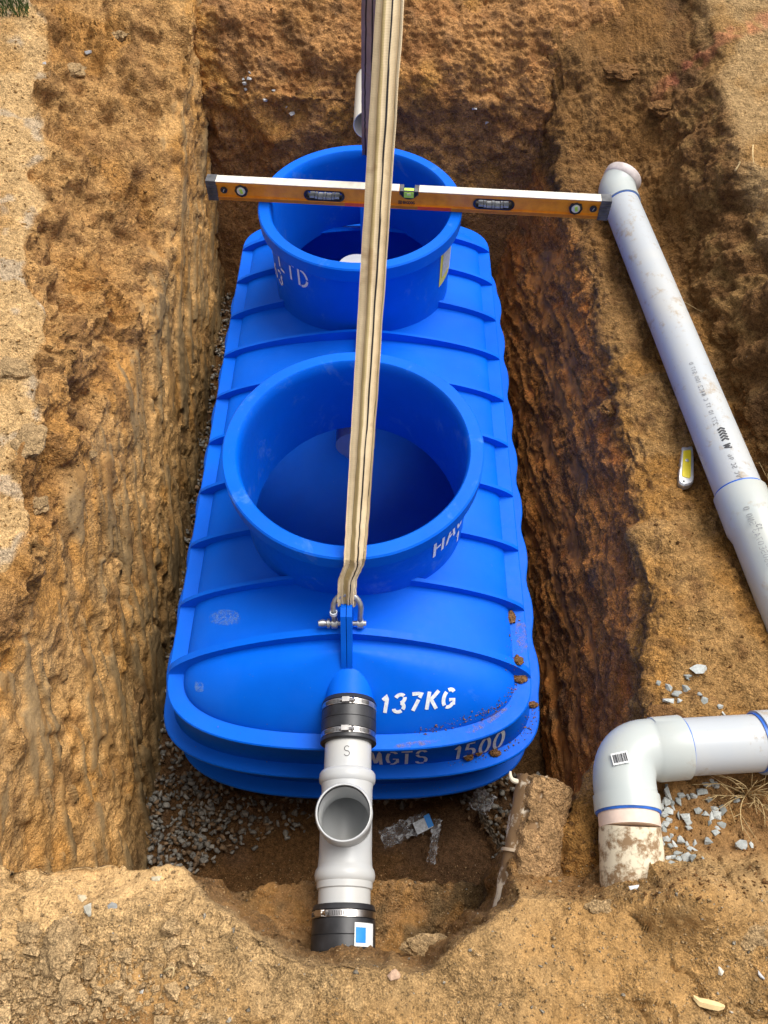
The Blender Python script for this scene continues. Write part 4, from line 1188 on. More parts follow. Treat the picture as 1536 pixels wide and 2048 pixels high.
for z in (.003, .006, .009):
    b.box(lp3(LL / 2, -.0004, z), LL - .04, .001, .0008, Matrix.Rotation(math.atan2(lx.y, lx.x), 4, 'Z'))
b.build('groove_shade_strips', plain('groove_shadow_orange', (.30, .11, .03), .6), lev, smooth=False)
ML = Matrix.Rotation(math.atan2(lx.y, lx.x), 4, 'Z')
for u in (.006, LL - .006):
    b = MB(); b.box(lp3(u, LT / 2, LH / 2), .030, LT + .005, LH + .003, ML)
    for k in range(4): b.box(lp3(u, -.0034, .012 + k * .012), .030, .002, .003, ML)
    b.build('end_cap', ENDCAP, lev, smooth=False)
def vial(u, z):
    o = None
    V1, F1 = lathe(lp3(u, .0, z), -lyv, [(-.004, .0), (-.004, .020), (.0025, .020), (.0035, .016), (.0005, .0145), (.0005, 0)], 8, ref=(0, 0, 1))
    o = mk('vial_housing', V1, F1, BLACKP, lev, smooth=False)
    V1, F1 = lathe(lp3(u, -.001, z), -lyv, [(0, .0), (0, .0132), (.003, .012), (.0035, .008), (.0036, 0)], 24); mk('vial_window', V1, F1, PALEV, o)
    b = MB(); b.box(lp3(u + .001, -.0048, z + .001), .008, .002, .015, ML @ Matrix.Rotation(R(-14), 4, 'Y')); b.build('vial_tube', VIAL, o)
vial(face_u(482, 380), .034); vial(face_u(1152, 415), .032)
for x, y in ((447, 378), (1187, 417)):
    u = face_u(x, y); V1, F1 = lathe(lp3(u, .002, .033), -lyv, [(0, 0), (0, .0105), (.003, .0105), (.004, .008), (.002, .006), (.002, 0)], 24); o = mk('hang_hole', V1, F1, BLACKP, lev, angle=30)
    b = MB(); b.box(lp3(u, -.0015, .033), .0025, .002, .009, ML @ Matrix.Rotation(R(25), 4, 'Y')); b.build('screw_slot', GREYP, o)
for (a, c_) in (h1, h2):
    P = slot(a, c_, .017, .044); Po = slot(a - .006, c_ + .006, .0125, .0485); n = len(P)
    V1 = [lp3(u, .001, z) for u, z in Po] + [lp3(u, .0, z) for u, z in P] + [lp3(u, LT, z) for u, z in P]
    F1 = [(k, (k + 1) % n, n + (k + 1) % n, n + k) for k in range(n)] + [(n + k, n + (k + 1) % n, 2 * n + (k + 1) % n, 2 * n + k) for k in range(n)]
    o = mk('hand_hole_rim', V1, F1, BLACKP, lev, angle=40)
    for k in range(7):
        u = a + .018 + (c_ - a - .036) * k / 6; hg = .008 if k % 2 else .006
        b = MB(); b.box(lp3(u, LT / 2, .017 + hg / 2 + abs(k - 3) ** 2 * .0004), .014 if k % 2 == 0 else .007, LT - .004, hg, ML); b.build('grip_rib', GREYP, o, smooth=False)
# centre vial
um = face_u(818, 381)
n = 24; V1 = [lp3(um + .0265 * math.cos(a), -.0012, LH - .002 + .0245 * math.sin(a)) for a in np.linspace(-math.pi, 0, n)] + [lp3(um + .0265 * math.cos(a), .006, LH - .002 + .0245 * math.sin(a)) for a in np.linspace(-math.pi, 0, n)]
o = mk('centre_vial_housing', V1, [tuple(range(n))] + [(k, k + 1, n + k + 1, n + k) for k in range(n - 1)] + [(0, n, 2 * n - 1, n - 1)], BLACKP, lev, smooth=False)
for s_ in (-1, 1):
    b = MB(); b.box(lp3(um + s_ * .022, LT / 2, LH - .006), .012, LT + .002, .013, ML); b.build('vial_mount', ENDCAP, o, smooth=False)
b = MB(); b.box(lp3(um, .009, LH - .012), .029, .022, .018, ML); b.build('vial_tube', VIAL, o, smooth=False)
b = MB(); b.box(lp3(um, -.0024, LH - .009), .011, .0016, .006, ML); b.build('bubble', plain('pale_bubble', (.85, .92, .45), .2), o, smooth=False)
def on_level(u0, z0): return lambda u, v: lp3(u0 + u, .0028, z0 + v)
print_on('brand_lettering', 'BIgdOg', .0085, .0019, on_level(face_u(806, 400), .0165), INK, lev, gap=.12)
b = MB(); ub = face_u(800, 403)
for (du, dz, w_, h_) in ((0, .0045, .009, .0012), (0, -.0045, .009, .0012), (-.0045, 0, .0012, .0095), (.0045, 0, .0012, .0095), (0, 0, .004, .0035)):
    b.box(lp3(ub + du, .003, .0205 + dz), w_, .0016, h_, ML)
b.build('brand_mark', INK, lev, smooth=False)
for x0, x1, y in ((690, 738, 410), (835, 902, 420)):
    b = MB(); u0, u1 = face_u(x0, y), face_u(x1, y); b.box(lp3((u0 + u1) / 2, -.0007, .0062), u1 - u0, .0014, .0105, ML); b.build('red_paint_mark', REDP, lev, smooth=False)

# ------------------------------------------------------------------ utility knife on the ledge
kp, kn = soil_at(1368, 935)
kh = soil_at(1362, 968)[0]; kt = soil_at(1368, 902)[0]
ka = (kt - kh); ka.z = 0; ka.normalize(); kz = kp.z + .012
kn_ = thing('utility_knife', 'silver utility knife with yellow grip lying beside the long pale pipe', 'knife', (kp.x, kp.y, kz - .012))
ks = Vector((ka.y, -ka.x, 0))
def kp3(a, s_, z): return Vector((kp.x, kp.y, kz)) + ka * a + ks * s_ + Vector((0, 0, z))
def slab(name, P, z0, z1, mat, parent, inset=.002):
    n = len(P); cx_ = sum(p[0] for p in P) / n; cy_ = sum(p[1] for p in P) / n
    sh_ = lambda k: [(p[0] + (cx_ - p[0]) * k, p[1] + (cy_ - p[1]) * k) for p in P]
    V = [kp3(a, s_, z0) for a, s_ in P] + [kp3(a, s_, z1 - inset) for a, s_ in P] + [kp3(a, s_, z1) for a, s_ in sh_(.08)]
    F = [tuple(range(n - 1, -1, -1))] + [(k, (k + 1) % n, n + (k + 1) % n, n + k) for k in range(n)] + [(n + k, n + (k + 1) % n, 2 * n + (k + 1) % n, 2 * n + k) for k in range(n)] + [tuple(2 * n + k for k in range(n))]
    return mk(name, V, F, mat, parent, smooth=False)
slab('body', [(-.077, -.012), (-.08, -.004), (-.072, .012), (-.062, .020), (-.05, .0215), (.03, .019), (.062, .016), (.066, .013), (.055, -.013), (.04, -.0145), (-.02, -.016), (-.03, -.0185), (-.055, -.019), (-.07, -.018)], -.012, .010, SILVER, kn_, .004)
gp = slab('grip_panel', [(-.052, -.009), (-.053, .009), (-.045, .012), (.040, .011), (.048, .009), (.040, -.010), (-.045, -.0115)], .008, .0125, YELLOW, kn_, .001)
V1, F1 = lathe(kp3(.006, .0, .012), (0, 0, 1), [(0, .0), (.0, .0052), (.002, .0048), (.0025, 0)], 16); mk('screw', V1, F1, SILVER, gp)
V1, F1 = lathe(kp3(-.066, -.006, .0095), (0, 0, 1), [(0, 0), (.0, .0034), (.0012, .003), (.0012, 0)], 14); mk('hanging_hole', V1, F1, BLACKP, kn_)
slab('blade', [(.055, -.011), (.060, .010), (.088, -.0105)], -.001, .0005, BLADE, kn_, .0001)

# ------------------------------------------------------------------ stones, clods, gravel
def hull_stone(seed, n=11, flat=.7):
    r = random.Random(seed); bm = bmesh.new()
    for _ in range(n):
        v = Vector((r.gauss(0, 1), r.gauss(0, 1), r.gauss(0, 1))).normalized() * r.uniform(.8, 1.05)
        bm.verts.new((v.x, v.y * r.uniform(.75, 1), v.z * flat))
    res = bmesh.ops.convex_hull(bm, input=bm.verts); 
    junk = [e for e in res['geom_interior'] if isinstance(e, bmesh.types.BMVert)] + [e for e in res['geom_unused'] if isinstance(e, bmesh.types.BMVert)]
    if junk: bmesh.ops.delete(bm, geom=list(set(junk)), context='VERTS')
    bmesh.ops.triangulate(bm, faces=bm.faces); bm.verts.index_update()
    V = np.array([v.co[:] for v in bm.verts]); F = np.array([[v.index for v in f.verts] for f in bm.faces]); bm.free()
    return V, F
PROTO = [hull_stone(i, random.Random(i).choice([9, 10, 11, 13]), .55 + .4 * random.Random(i).random()) for i in range(16)]
def rotm(r):
    q = Vector((r.gauss(0, 1), r.gauss(0, 1), r.gauss(0, 1))).normalized()
    return np.array(Matrix.Rotation(r.uniform(0, 6.28), 3, q))

def scatter(name, pts, sizes, mat, seed, cols=None, flatrot=False):
    r = random.Random(seed); VV = []; FF = []; CC = []; k = 0
    for i, (p, s_) in enumerate(zip(pts, sizes)):
        V, F = PROTO[r.randrange(16)]
        M = rotm(r); W = (V * np.array([1, r.uniform(.65, .95), r.uniform(.6, .9)])) @ M.T * s_ + np.array(p)
        VV.append(W); FF.append(F + k); k += len(V)
        if cols is not None: CC.append(np.repeat(np.asarray(cols[i])[None], len(V), 0))
    VV = np.concatenate(VV); FF = np.concatenate(FF)
    me = bpy.data.meshes.new(name); me.vertices.add(len(VV)); me.vertices.foreach_set('co', VV.ravel())
    me.loops.add(FF.size); me.loops.foreach_set('vertex_index', FF.ravel().astype(np.int32)); me.polygons.add(len(FF)); me.polygons.foreach_set('loop_start', np.arange(0, FF.size, 3, dtype=np.int32))
    me.update(calc_edges=True)
    if cols is not None:
        a = me.attributes.new('soil', 'FLOAT_COLOR', 'POINT'); CC = np.concatenate(CC); a.data.foreach_set('color', np.concatenate([CC, np.ones((len(CC), 1))], 1).ravel())
    me.materials.append(mat); o = bpy.data.objects.new(name, me); COL.objects.link(o); o['kind'] = 'stuff'
    return o
# gravel bed round the foot of the tank
def gravel_mat():
    m, nt, b = new_mat('crushed_rock')
    a = node(nt, 'ShaderNodeAttribute', attribute_name='soil'); n = noise_n(nt, 120, 4, .7)
    r = ramp(nt, n.outputs['Fac'], [(.3, (.7,)), (.7, (1.25,))]); L(nt, mixc(nt, 1.0, a.outputs['Color'], r.outputs[0], 'MULTIPLY'), b.inputs['Base Color'])
    b.inputs['Roughness'].default_value = .9
    bp = node(nt, 'ShaderNodeBump', i_Strength=.5, i_Distance=.002); L(nt, n.outputs['Fac'], bp.inputs['Height']); L(nt, bp.outputs[0], b.inputs['Normal'])
    return m
ROCK = gravel_mat()
pts = []; sz_ = []; cc = []
r = random.Random(3)
while len(pts) < 4000:
    if r.random() < .55: x, y = r.uniform(-.76, -.50), r.uniform(.22, 2.75)
    else: x, y = r.uniform(-.72, .50), r.uniform(.24, .62)
    if abs(x + .084) < .36 and y > .56: continue
    dens = 1.0
    edge = .47 + .03 * math.sin(x * 9) - .14 * max(0, min(1, (-.36 - x) / .2)) + .10 * max(0, min(1, (x + .36) / .2)) - .17 * max(0, min(1, (x - .22) / .1))
    if y < edge and r.random() < min(1, (edge - y) / .06): continue
    s0 = r.uniform(.007, .0155); pts.append((x, y, FLOOR + r.uniform(.0, .028))); sz_.append(s0)
    k = r.uniform(.55, 1.25); dirt = r.random() < .32
    cc.append((.24 * k, .22 * k, .185 * k) if not dirt else (.22 * k, .14 * k, .075 * k))
scatter('gravel', pts, sz_, ROCK, 5, cc)

# loose stones near the elbow and on the ledge, each one a thing
GREYS = [(.34, .36, .345), (.28, .30, .285), (.42, .44, .42)]
def stone(name, x, y, wpx, hpx, label, cat, group, mat=ROCK, col=None, sink=.25, lift=0.0, seed=None):
    p, n = soil_at(x, y); depth = p.y * math.cos(PITCH) + (CAM_H - p.z) * math.sin(PITCH)
    a = wpx * depth / FPX / 2; c_ = hpx * depth / FPX / 2
    r = random.Random(int(x * 7 + y * 13) if seed is None else seed); V, F = PROTO[r.randrange(16)]
    ang = r.uniform(-.3, .3)
    M = np.array(Matrix.Rotation(ang, 3, 'Z')) @ np.array(Matrix.Rotation(r.uniform(-.35, .35), 3, 'X'))
    s_ = min(a, c_) * .8
    W = (V * np.array([a, c_, s_]) * 1.5) @ M.T
    W = W - np.array([0, 0, 0]); cz = p.z + s_ * (1 - sink) * .7 + lift
    W = W + np.array([p.x, p.y, cz])
    cl = np.array(col if col is not None else r.choice(GREYS)) * r.uniform(.85, 1.15)
    o = mk(name, W, [tuple(int(i) for i in f) for f in F], mat, None, smooth=False, cols=np.repeat(cl[None], len(W), 0))
    tag(o, label, cat, group); return o
def c4(x, y): return 1300 + x / 6.508, 1540 + y / 6.508
PILE = [(240, 310, 170, 150), (205, 410, 90, 110), (395, 330, 95, 85), (365, 405, 60, 150), (500, 345, 50, 80), (560, 335, 75, 70), (110, 485, 110, 110), (225, 545, 110, 120), (125, 575, 160, 70), (275, 420, 60, 80), (298, 480, 30, 100),
        (250, 655, 105, 90), (195, 710, 90, 90), (85, 690, 50, 40), (175, 780, 60, 90), (105, 790, 60, 60), (150, 740, 50, 70), (375, 595, 75, 90), (455, 610, 100, 110), (490, 685, 80, 130), (500, 755, 75, 70), (230, 215, 70, 55),
        (215, 915, 80, 90), (305, 880, 95, 110), (250, 1005, 70, 80), (310, 990, 65, 110), (400, 960, 110, 140), (485, 975, 60, 90), (155, 975, 60, 90), (578, 955, 50, 75), (375, 1085, 145, 70), (540, 1045, 110, 80), (300, 1140, 60, 90), (240, 1150, 80, 60), (375, 1160, 90, 80), (480, 1150, 120, 120), (600, 1150, 150, 110), (685, 1150, 30, 45), (265, 1205, 90, 40), (270, 560, 40, 40), (60, 760, 40, 60), (340, 760, 40, 40)]
for i, (x, y, w_, h_) in enumerate(PILE):
    px, py = c4(x, y)
    if w_ * h_ == max(a * b_ for _, _, a, b_ in PILE): lb = 'biggest grey stone of the heap beside the muddy pipe stub, at its top'
    else:
        size = 'large' if w_ * h_ > 9800 else 'tiny' if w_ * h_ < 3600 else 'small'
        shp = 'long' if h_ > 1.55 * w_ else 'flat' if w_ > 1.4 * h_ else 'chunky'
        band = 'upper heap under the grey elbow' if y < 460 else 'heap beside the blue glue line' if y < 640 else 'middle heap beside the muddy stub' if y < 850 else 'lower heap beside the muddy stub' if y < 1050 else 'bottom row beside the muddy stub'
        side = ('against the pipe' if x < 190 else 'outer side' if x > 380 else 'centre')
        lb = f'{size} {shp} grey stone in the {band}, {side}'
    stone('stone', px, py, w_ / 6.508, h_ / 6.508, lb, 'stone', 'stones heaped beside the pipe stub')
MIDS = [(740, 195, 95, 60), (803, 150, 45, 130), (855, 195, 65, 90), (665, 300, 130, 110), (755, 385, 85, 75), (820, 515, 110, 75), (945, 530, 75, 160), (865, 590, 90, 150), (790, 610, 60, 110), (715, 575, 85, 65), (625, 535, 85, 75), (800, 710, 85, 90), (930, 720, 100, 95), (865, 765, 85, 75), (850, 820, 85, 85)]
for (x, y, w_, h_) in MIDS:
    px, py = c4(x, y); shp = 'long' if h_ > 1.55 * w_ else 'flat' if w_ > 1.3 * h_ else 'chunky'
    row = 'directly under the horizontal elbow pipe' if y < 250 else 'in the short row just below the elbow pipe' if y < 420 else 'in the top of the cluster between heap and dry weed' if y < 545 else 'in the middle of the cluster between heap and dry weed' if y < 650 else 'at the bottom of the cluster between heap and dry weed'
    stone('stone', px, py, w_ / 6.508, h_ / 6.508, f'{"big" if w_ * h_ > 11000 else "small"} {shp} grey stone {row}', 'stone', 'stones scattered below the elbow pipe')
for (x, y, w_, h_, lb) in [(760, 970, 105, 150, 'pale drop shaped stone alone on dark soil below the stone scatter'), (1190, 985, 135, 165, 'pale triangular stone on dark soil near the dry weed'), (1320, 980, 40, 80, 'small oval pale stone just right of the triangular stone'), (1125, 395, 90, 70, 'small pointed grey stone under the dry weed stems')]:
    px, py = c4(x, y); stone('stone', px, py, w_ / 6.508, h_ / 6.508, lb, 'stone', 'single stones on the right bench')
tag(stone('stone', 1267, 1776, 17, 13, 'single white stone at the foot of the muddy pipe stub', 'stone', 'single stones on the right bench', col=(.62, .64, .66)))
UP = [(1397, 1341, 26, 21, 'biggest pale stone, topmost of those above the horizontal elbow pipe'), (1375, 1352, 14, 9, 'flat small stone just left of the biggest stone above the elbow pipe'), (1375, 1357, 12, 9, 'small stone touching the flat one left of the biggest stone'), (1334, 1376, 14, 17, 'upright stone on the rim of the pit wall above the elbow pipe'), (1369, 1379, 15, 17, 'pale pointed stone in the middle of those above the elbow pipe'), (1352, 1389, 18, 14, 'wide grey stone left of the pale pointed one above the elbow'), (1400, 1390, 12, 10, 'small stone below the biggest one above the elbow pipe'), (1408, 1402, 13, 15, 'upright stone nearest below the small one above the elbow pipe'), (1338, 1402, 20, 15, 'widest stone low on the rim above the grey elbow'), (1358, 1402, 10, 9, 'small stone touching the widest one on the rim above the elbow'), (1441, 1413, 14, 10, 'lone flat stone closer to the straight pipe above the elbow'), (1448, 1429, 13, 11, 'stone nearest to the top side of the straight elbow pipe'), (1316, 1367, 9, 11, 'smallest stone hanging on the pit wall rim above the elbow')]
for (x, y, w_, h_, lb) in UP:
    stone('stone', x, y, w_, h_, lb, 'stone', 'stones above the elbow pipe')
for (x, y, w_, h_) in [(491, 168, 9, 11), (498, 158, 7, 8), (500, 146, 6, 7), (492, 178, 8, 8), (530, 201, 7, 8), (548, 182, 6, 7), (571, 212, 9, 8), (596, 220, 8, 10), (584, 228, 9, 10), (488, 160, 6, 7), (950, 218, 8, 9), (974, 248, 6, 9)]:
    if x < 505: lb = 'small pale pebble in the cluster high on the far wall left of the slings'
    else: lb = {530: 'lone small pebble right of the pebble cluster on the far wall', 548: 'tiny pebble midway between the pebble cluster and the stub pipe', 571: 'pebble left of the two larger ones on the far wall', 596: 'pale pebble nearest to the stub pipe on the far wall', 584: 'white pebble, lowest of those left of the stub pipe', 950: 'upper of two pebbles on the far wall right of the slings', 974: 'lower of two pebbles on the far wall right of the slings'}[x]
    stone('pebble', x, y, w_ * 1.15, h_ * 1.15, lb, 'pebble', 'pebbles on the far bank', col=(.5, .5, .5), sink=.5)
for (x, y, w_, h_, lb, cl) in [(182, 1820, 28, 22, 'round grey stone half buried in the near left ground', (.33, .31, .25)), (160, 1797, 22, 14, 'pale cream stone beside the round grey stone on the near left ground', (.50, .42, .28)),
        (226, 1812, 17, 12, 'small blue grey stone right of the round grey stone', (.31, .31, .29)), (313, 1758, 16, 14, 'pale stone on the lip of the near left ground', (.60, .52, .36)),
        (1440, 1942, 10, 17, 'small white stone on the near right ground', (.75, .68, .55)), (788, 1950, 20, 18, 'pinkish stone on the near ground below the black coupling', (.46, .30, .20)),
        (1562 - 40, 1950, 16, 14, 'grey stone on the near ground beyond the wood shaving', (.42, .42, .42)), (175, 105, 14, 12, 'grey stone on the left bank near its top', (.5, .5, .5)), (90, 128, 10, 12, 'small grey stone on the flat left ground', (.42, .42, .42)), (282, 1982, 10, 13, 'tiny grey stone in the crumbled soil right of the cracked slab', (.5, .5, .47))]:
    stone('stone', x, y, w_, h_, lb, 'stone', 'single stones on the ground', col=cl, sink=.55)
CLAY = np.array([.47, .32, .165])
def clod(x, y, wpx, hpx, label, group, name='soil_clod', base=CLAY, sub=3, sink=.15, hgt=.95, seed=None, amp=.38):
    p, n = soil_at(x, y); depth = p.y * math.cos(PITCH) + (CAM_H - p.z) * math.sin(PITCH)
    a = wpx * depth / FPX / 2; c_ = hpx * depth / FPX / 2; s_ = min(a, c_) * hgt
    sd_ = (x * 1.37 + y * 2.11) % 91 if seed is None else seed
    V, F = blob((p.x, p.y, p.z + s_ * (1 - 2 * sink)), a, c_, s_, sd_, amp, 1.7, sub)
    o = mk(name, V, F, SOIL, None, cols=bm_cols(V, base, .12), angle=38); tag(o, label, 'soil clod', group); return o
clod(128, 1895, 72, 106, 'largest slab of cracked dry soil on the near ground left of the tee', 'broken soil on the near ground', sub=4, hgt=.62, sink=.12)
clod(60, 1862, 60, 40, 'brown lump of soil left of the cracked slab', 'broken soil on the near ground', sub=4, hgt=.5, sink=.5)
clod(182, 1935, 28, 42, 'tall narrow soil clod right of the cracked slab', 'broken soil on the near ground')
clod(138, 1985, 34, 60, 'dark soil clod directly below the cracked slab', 'broken soil on the near ground')
clod(8, 1970, 44, 44, 'rounded soil clod left of the small lumps below the cracked slab', 'broken soil on the near ground')
clod(345, 1855, 42, 30, 'yellowish lump of soil beside the hole in the lip', 'broken soil on the near ground', base=CLAY * 1.15)
def lump_label(x, y, s0):
    size = 'larger' if s0 > 21 else 'tiny' if s0 < 12.5 else 'small'
    place = 'left of the cracked slab' if x < 95 and y < 1960 else 'just below the cracked slab' if x < 165 and y < 2000 else 'on the near ground directly beneath the slab' if x < 165 else 'right of the cracked slab' if y < 1960 else 'below and right of the cracked slab'
    far = 'nearer the coupling' if x > 250 else 'close to it' if abs(x - 128) < 70 else 'away from it'
    return f'{size} dry tan soil lump {place}, {far}'
r = random.Random(21)
spots = []
for k in range(420):
    x, y = (r.gauss(110, 100), r.gauss(1990, 42)) if k < 300 else (r.uniform(150, 420), r.uniform(1850, 2040))
    if not (0 < x < 440 and 1880 < y < 2046): continue
    s0 = max(10, min(38, r.lognormvariate(2.85, .42)))
    if any((x - a) ** 2 + (y - b_) ** 2 < ((s0 + c_) * .40) ** 2 for a, b_, c_ in spots): continue
    spots.append((x, y, s0))
    tag(stone('soil_clod', x, y, s0, s0 * r.uniform(.75, 1.15), lump_label(x, y, s0), 'soil clod', 'loose lumps of soil round the cracked slab', mat=SOIL, col=CLAY * 1.15, sink=.0))
for (x, y, w_, h_, lb) in [(235, 68, 44, 34, 'brown lump of soil hanging on the left bank near its top'), (140, 140, 56, 44, 'crumbly lump on the shoulder of the left bank'), (60, 880, 60, 90, 'jutting block of dry soil on the crumbling bank left of the tank'), (22, 740, 70, 60, 'cracked crust block on the flat ground left of the tank'), (75, 1010, 44, 40, 'rounded lump low on the shoulder of the left bank'), (180, 910, 26, 22, 'small pale lump on the scraped left wall'),
                      (1240, 140, 70, 50, 'dark lump high on the right bank'), (1330, 215, 60, 44, 'brown lump near the pink paint on the right bank'), (1225, 815, 46, 40, 'brown lump on the rim of the right pit wall'), (1330, 1430, 70, 40, 'brown slab of soil beside the stones above the elbow'), (1500, 1870, 90, 60, 'pale crust slab on the near ground below the stones'), (1205, 1815, 60, 30, 'brown lump beside the hole in the near right ground'), (860, 1895, 110, 46, 'clod with a dark hollow beside the black coupling')]:
    clod(x, y, w_, h_, lb, 'lumps of soil on the banks', sub=4, hgt=.5, sink=.55, base=BRN * 1.2 if x > 1100 and y < 1500 else CLAY * .9)
# crumbs everywhere on the earth
r = random.Random(8); pts = []; sz_ = []; cc = []
def crumb_at(x, y, s0, col):
    p, n = soil_at(x, y); pts.append((p.x, p.y, p.z + s0 * .2)); sz_.append(s0); cc.append(col * r.uniform(.75, 1.2))
for k in range(7000): crumb_at(r.uniform(-20, 1556), r.uniform(1730, 2070), min(.006, r.lognormvariate(-6.4, .45)), CLAY * .95)
for k in range(1500): crumb_at(abs(r.gauss(0, 190)), r.gauss(1995, 62), min(.010, r.lognormvariate(-5.7, .45)), CLAY * 1.1)
for k in range(140): crumb_at(r.uniform(0, 1536), r.uniform(1760, 2050), min(.006, r.lognormvariate(-5.9, .4)), np.array([.36, .32, .26]))
for k in range(3000): crumb_at(r.uniform(0, 330), r.uniform(0, 1100), min(.009, r.lognormvariate(-6.0, .5)), TAN * 1.0)
for k in range(1800): crumb_at(r.uniform(1050, 1536), r.uniform(200, 1450), min(.008, r.lognormvariate(-6.1, .5)), BRN * 1.25)
for k in range(700): crumb_at(r.uniform(430, 1100), r.uniform(0, 330), min(.009, r.lognormvariate(-5.9, .5)), BRN * 1.2)
for k in range(700): crumb_at(r.uniform(1010, 1536), r.uniform(1560, 1800), min(.008, r.lognormvariate(-5.9, .45)), BRN * 1.15)
scatter('soil_crumbs', pts, sz_, SOIL, 9, cc)

# soil that fell on the tank's ledges
TK = bvh_of(['tank_top', 'tank_bottom', 'flange', 'flange.001', 'flange.002', 'rib', 'rib.001', 'rib.002'])
def on_tank(x, y):
    o, d = ray(x, y); h = TK.ray_cast(o, d); return h[0]
pts = []; sz_ = []; cc = []; r = random.Random(4)
def dust(x, y, s0):
    p = on_tank(x, y)
    if p: pts.append((p.x, p.y, p.z + s0 * .35)); sz_.append(s0); cc.append(np.array([.25, .135, .06]) * r.uniform(.7, 1.3))
line = [(1030, 1385), (1012, 1412), (990, 1428), (960, 1440), (930, 1452), (900, 1462), (868, 1472), (830, 1482)]
for k in range(230):
    t = r.random() ** 1.3 * (len(line) - 1.01); i = int(t); f = t - i
    dust(line[i][0] + (line[i + 1][0] - line[i][0]) * f + r.gauss(0, 5), line[i][1] + (line[i + 1][1] - line[i][1]) * f - 12 + r.gauss(0, 4), min(.006, r.lognormvariate(-6.5, .5)))
line = [(1072, 1410), (1062, 1440), (1040, 1475), (1000, 1500), (950, 1512), (900, 1525)]
for k in range(200):
    t = r.random() * (len(line) - 1.01); i = int(t); f = t - i
    dust(line[i][0] + (line[i + 1][0] - line[i][0]) * f + r.gauss(0, 7), line[i][1] + (line[i + 1][1] - line[i][1]) * f + r.gauss(0, 6), min(.007, r.lognormvariate(-6.4, .55)))
for k in range(70): dust(r.gauss(1027, 8), r.uniform(1230, 1345), min(.006, r.lognormvariate(-6.5, .5)))
for k in range(90): dust(r.uniform(760, 960), r.uniform(1555, 1600), min(.004, r.lognormvariate(-6.9, .4)))
for k in range(25): dust(r.uniform(340, 640), r.uniform(1420, 1590), min(.003, r.lognormvariate(-6.9, .4)))
scatter('fallen_soil_crumbs', pts, sz_, SOIL, 12, cc)
for (x, y, w_, h_, lb) in [(1022, 1236, 20, 26, 'clump of mud on the right ledge of the tank level with the shackle'), (1036, 1322, 22, 20, 'tan clump of mud on the right ledge just above the front rib'), (1040, 1358, 30, 18, 'wedge of mud at the corner where the front rib meets the ledge'),
                      (990, 1507, 22, 16, 'largest brown lump of mud on the second ledge by the number 1500'), (937, 1513, 20, 18, 'brown lump of mud left of the largest one on the second ledge'), (957, 1507, 14, 12, 'small brown lump between two larger ones on the second ledge'), (1065, 1410, 20, 14, 'mud clump at the right end of the second ledge')]:
    p = on_tank(x, y)
    if p is None: continue
    depth = p.y * math.cos(PITCH) + (CAM_H - p.z) * math.sin(PITCH); a = w_ * depth / FPX / 2; c_ = h_ * depth / FPX / 2
    V, F = blob((p.x, p.y, p.z + .004), a, c_, min(a, c_) * .55, x, .4, 2.4, 3)
    tag(mk('mud_clump', V, F, SOIL, None, cols=bm_cols(V, (.24, .125, .055), .2), angle=None), lb, 'mud clump', 'mud clumps on the tank ledges')

def smear_mat(name, col, lo, hi, sc, amt):
    m, nt, b = new_mat(name); n = noise_n(nt, sc, 6, .7); at_ = node(nt, 'ShaderNodeAttribute', attribute_name='soil')
    ml = node(nt, 'ShaderNodeMath', operation='MULTIPLY'); L(nt, n.outputs['Fac'], ml.inputs[0]); L(nt, at_.outputs['Fac'], ml.inputs[1])
    r_ = ramp(nt, ml.outputs[0], [(lo, (0,)), (hi, (amt,))]); L(nt, r_.outputs[0], b.inputs['Alpha'])
    b.inputs['Base Color'].default_value = (*col, 1); b.inputs['Roughness'].default_value = .95; b.inputs['Specular IOR Level'].default_value = .1
    return m
SM1 = smear_mat('dried_mud_smear', (.28, .21, .13), .40, .66, 70, .6); SM2 = smear_mat('pale_scuff', (.24, .42, .62), .40, .74, 130, .6)
def smear_patch(name, pts4, mat, n=18, BV=BV):
    P = [hit(BV, *q) for q in pts4]
    if any(p is None for p in P): return
    nd = ((P[1] - P[0]).cross(P[3] - P[0])).normalized()
    if nd.z < 0: nd = -nd
    V = []; F = []; cs = []
    for i in range(n + 1):
        for j_ in range(n + 1):
            f, g = i / n, j_ / n; p = (P[0] * (1 - f) + P[1] * f) * (1 - g) + (P[3] * (1 - f) + P[2] * f) * g
            h = BV.ray_cast(p + nd * .2, -nd); q = h[0] if h[0] else p
            V.append(q + (h[1] if h[0] and h[1].dot(nd) > 0 else nd) * .0012); e_ = min(1, 1.5 * math.sin(math.pi * f) * math.sin(math.pi * g)); cs.append((e_, e_, e_))
    for i in range(n):
        for j_ in range(n): F.append((i * (n + 1) + j_, (i + 1) * (n + 1) + j_, (i + 1) * (n + 1) + j_ + 1, i * (n + 1) + j_ + 1))
    mk(name, V, F, mat, tank, cols=cs, angle=None)
smear_patch('mud_smear', [(962, 1205), (1000, 1205), (1030, 1300), (990, 1300)], SM1)
for q4 in ([(1018, 1228), (1044, 1228), (1062, 1345), (1034, 1345)], [(900, 1470), (1030, 1392), (1046, 1412), (912, 1492)], [(890, 1518), (1050, 1470), (1058, 1492), (900, 1545)], [(760, 1488), (900, 1470), (905, 1486), (762, 1503)]):
    smear_patch('mud_smear', q4, SM1, 24, TK)
smear_patch('scuff_mark', [(408, 1212), (500, 1212), (500, 1262), (402, 1262)], SM2)
smear_patch('scuff_mark', [(384, 1355), (412, 1355), (418, 1392), (388, 1392)], SM2)
smear_patch('scuff_mark', [(560, 630), (690, 640), (680, 662), (540, 655)], SM2)

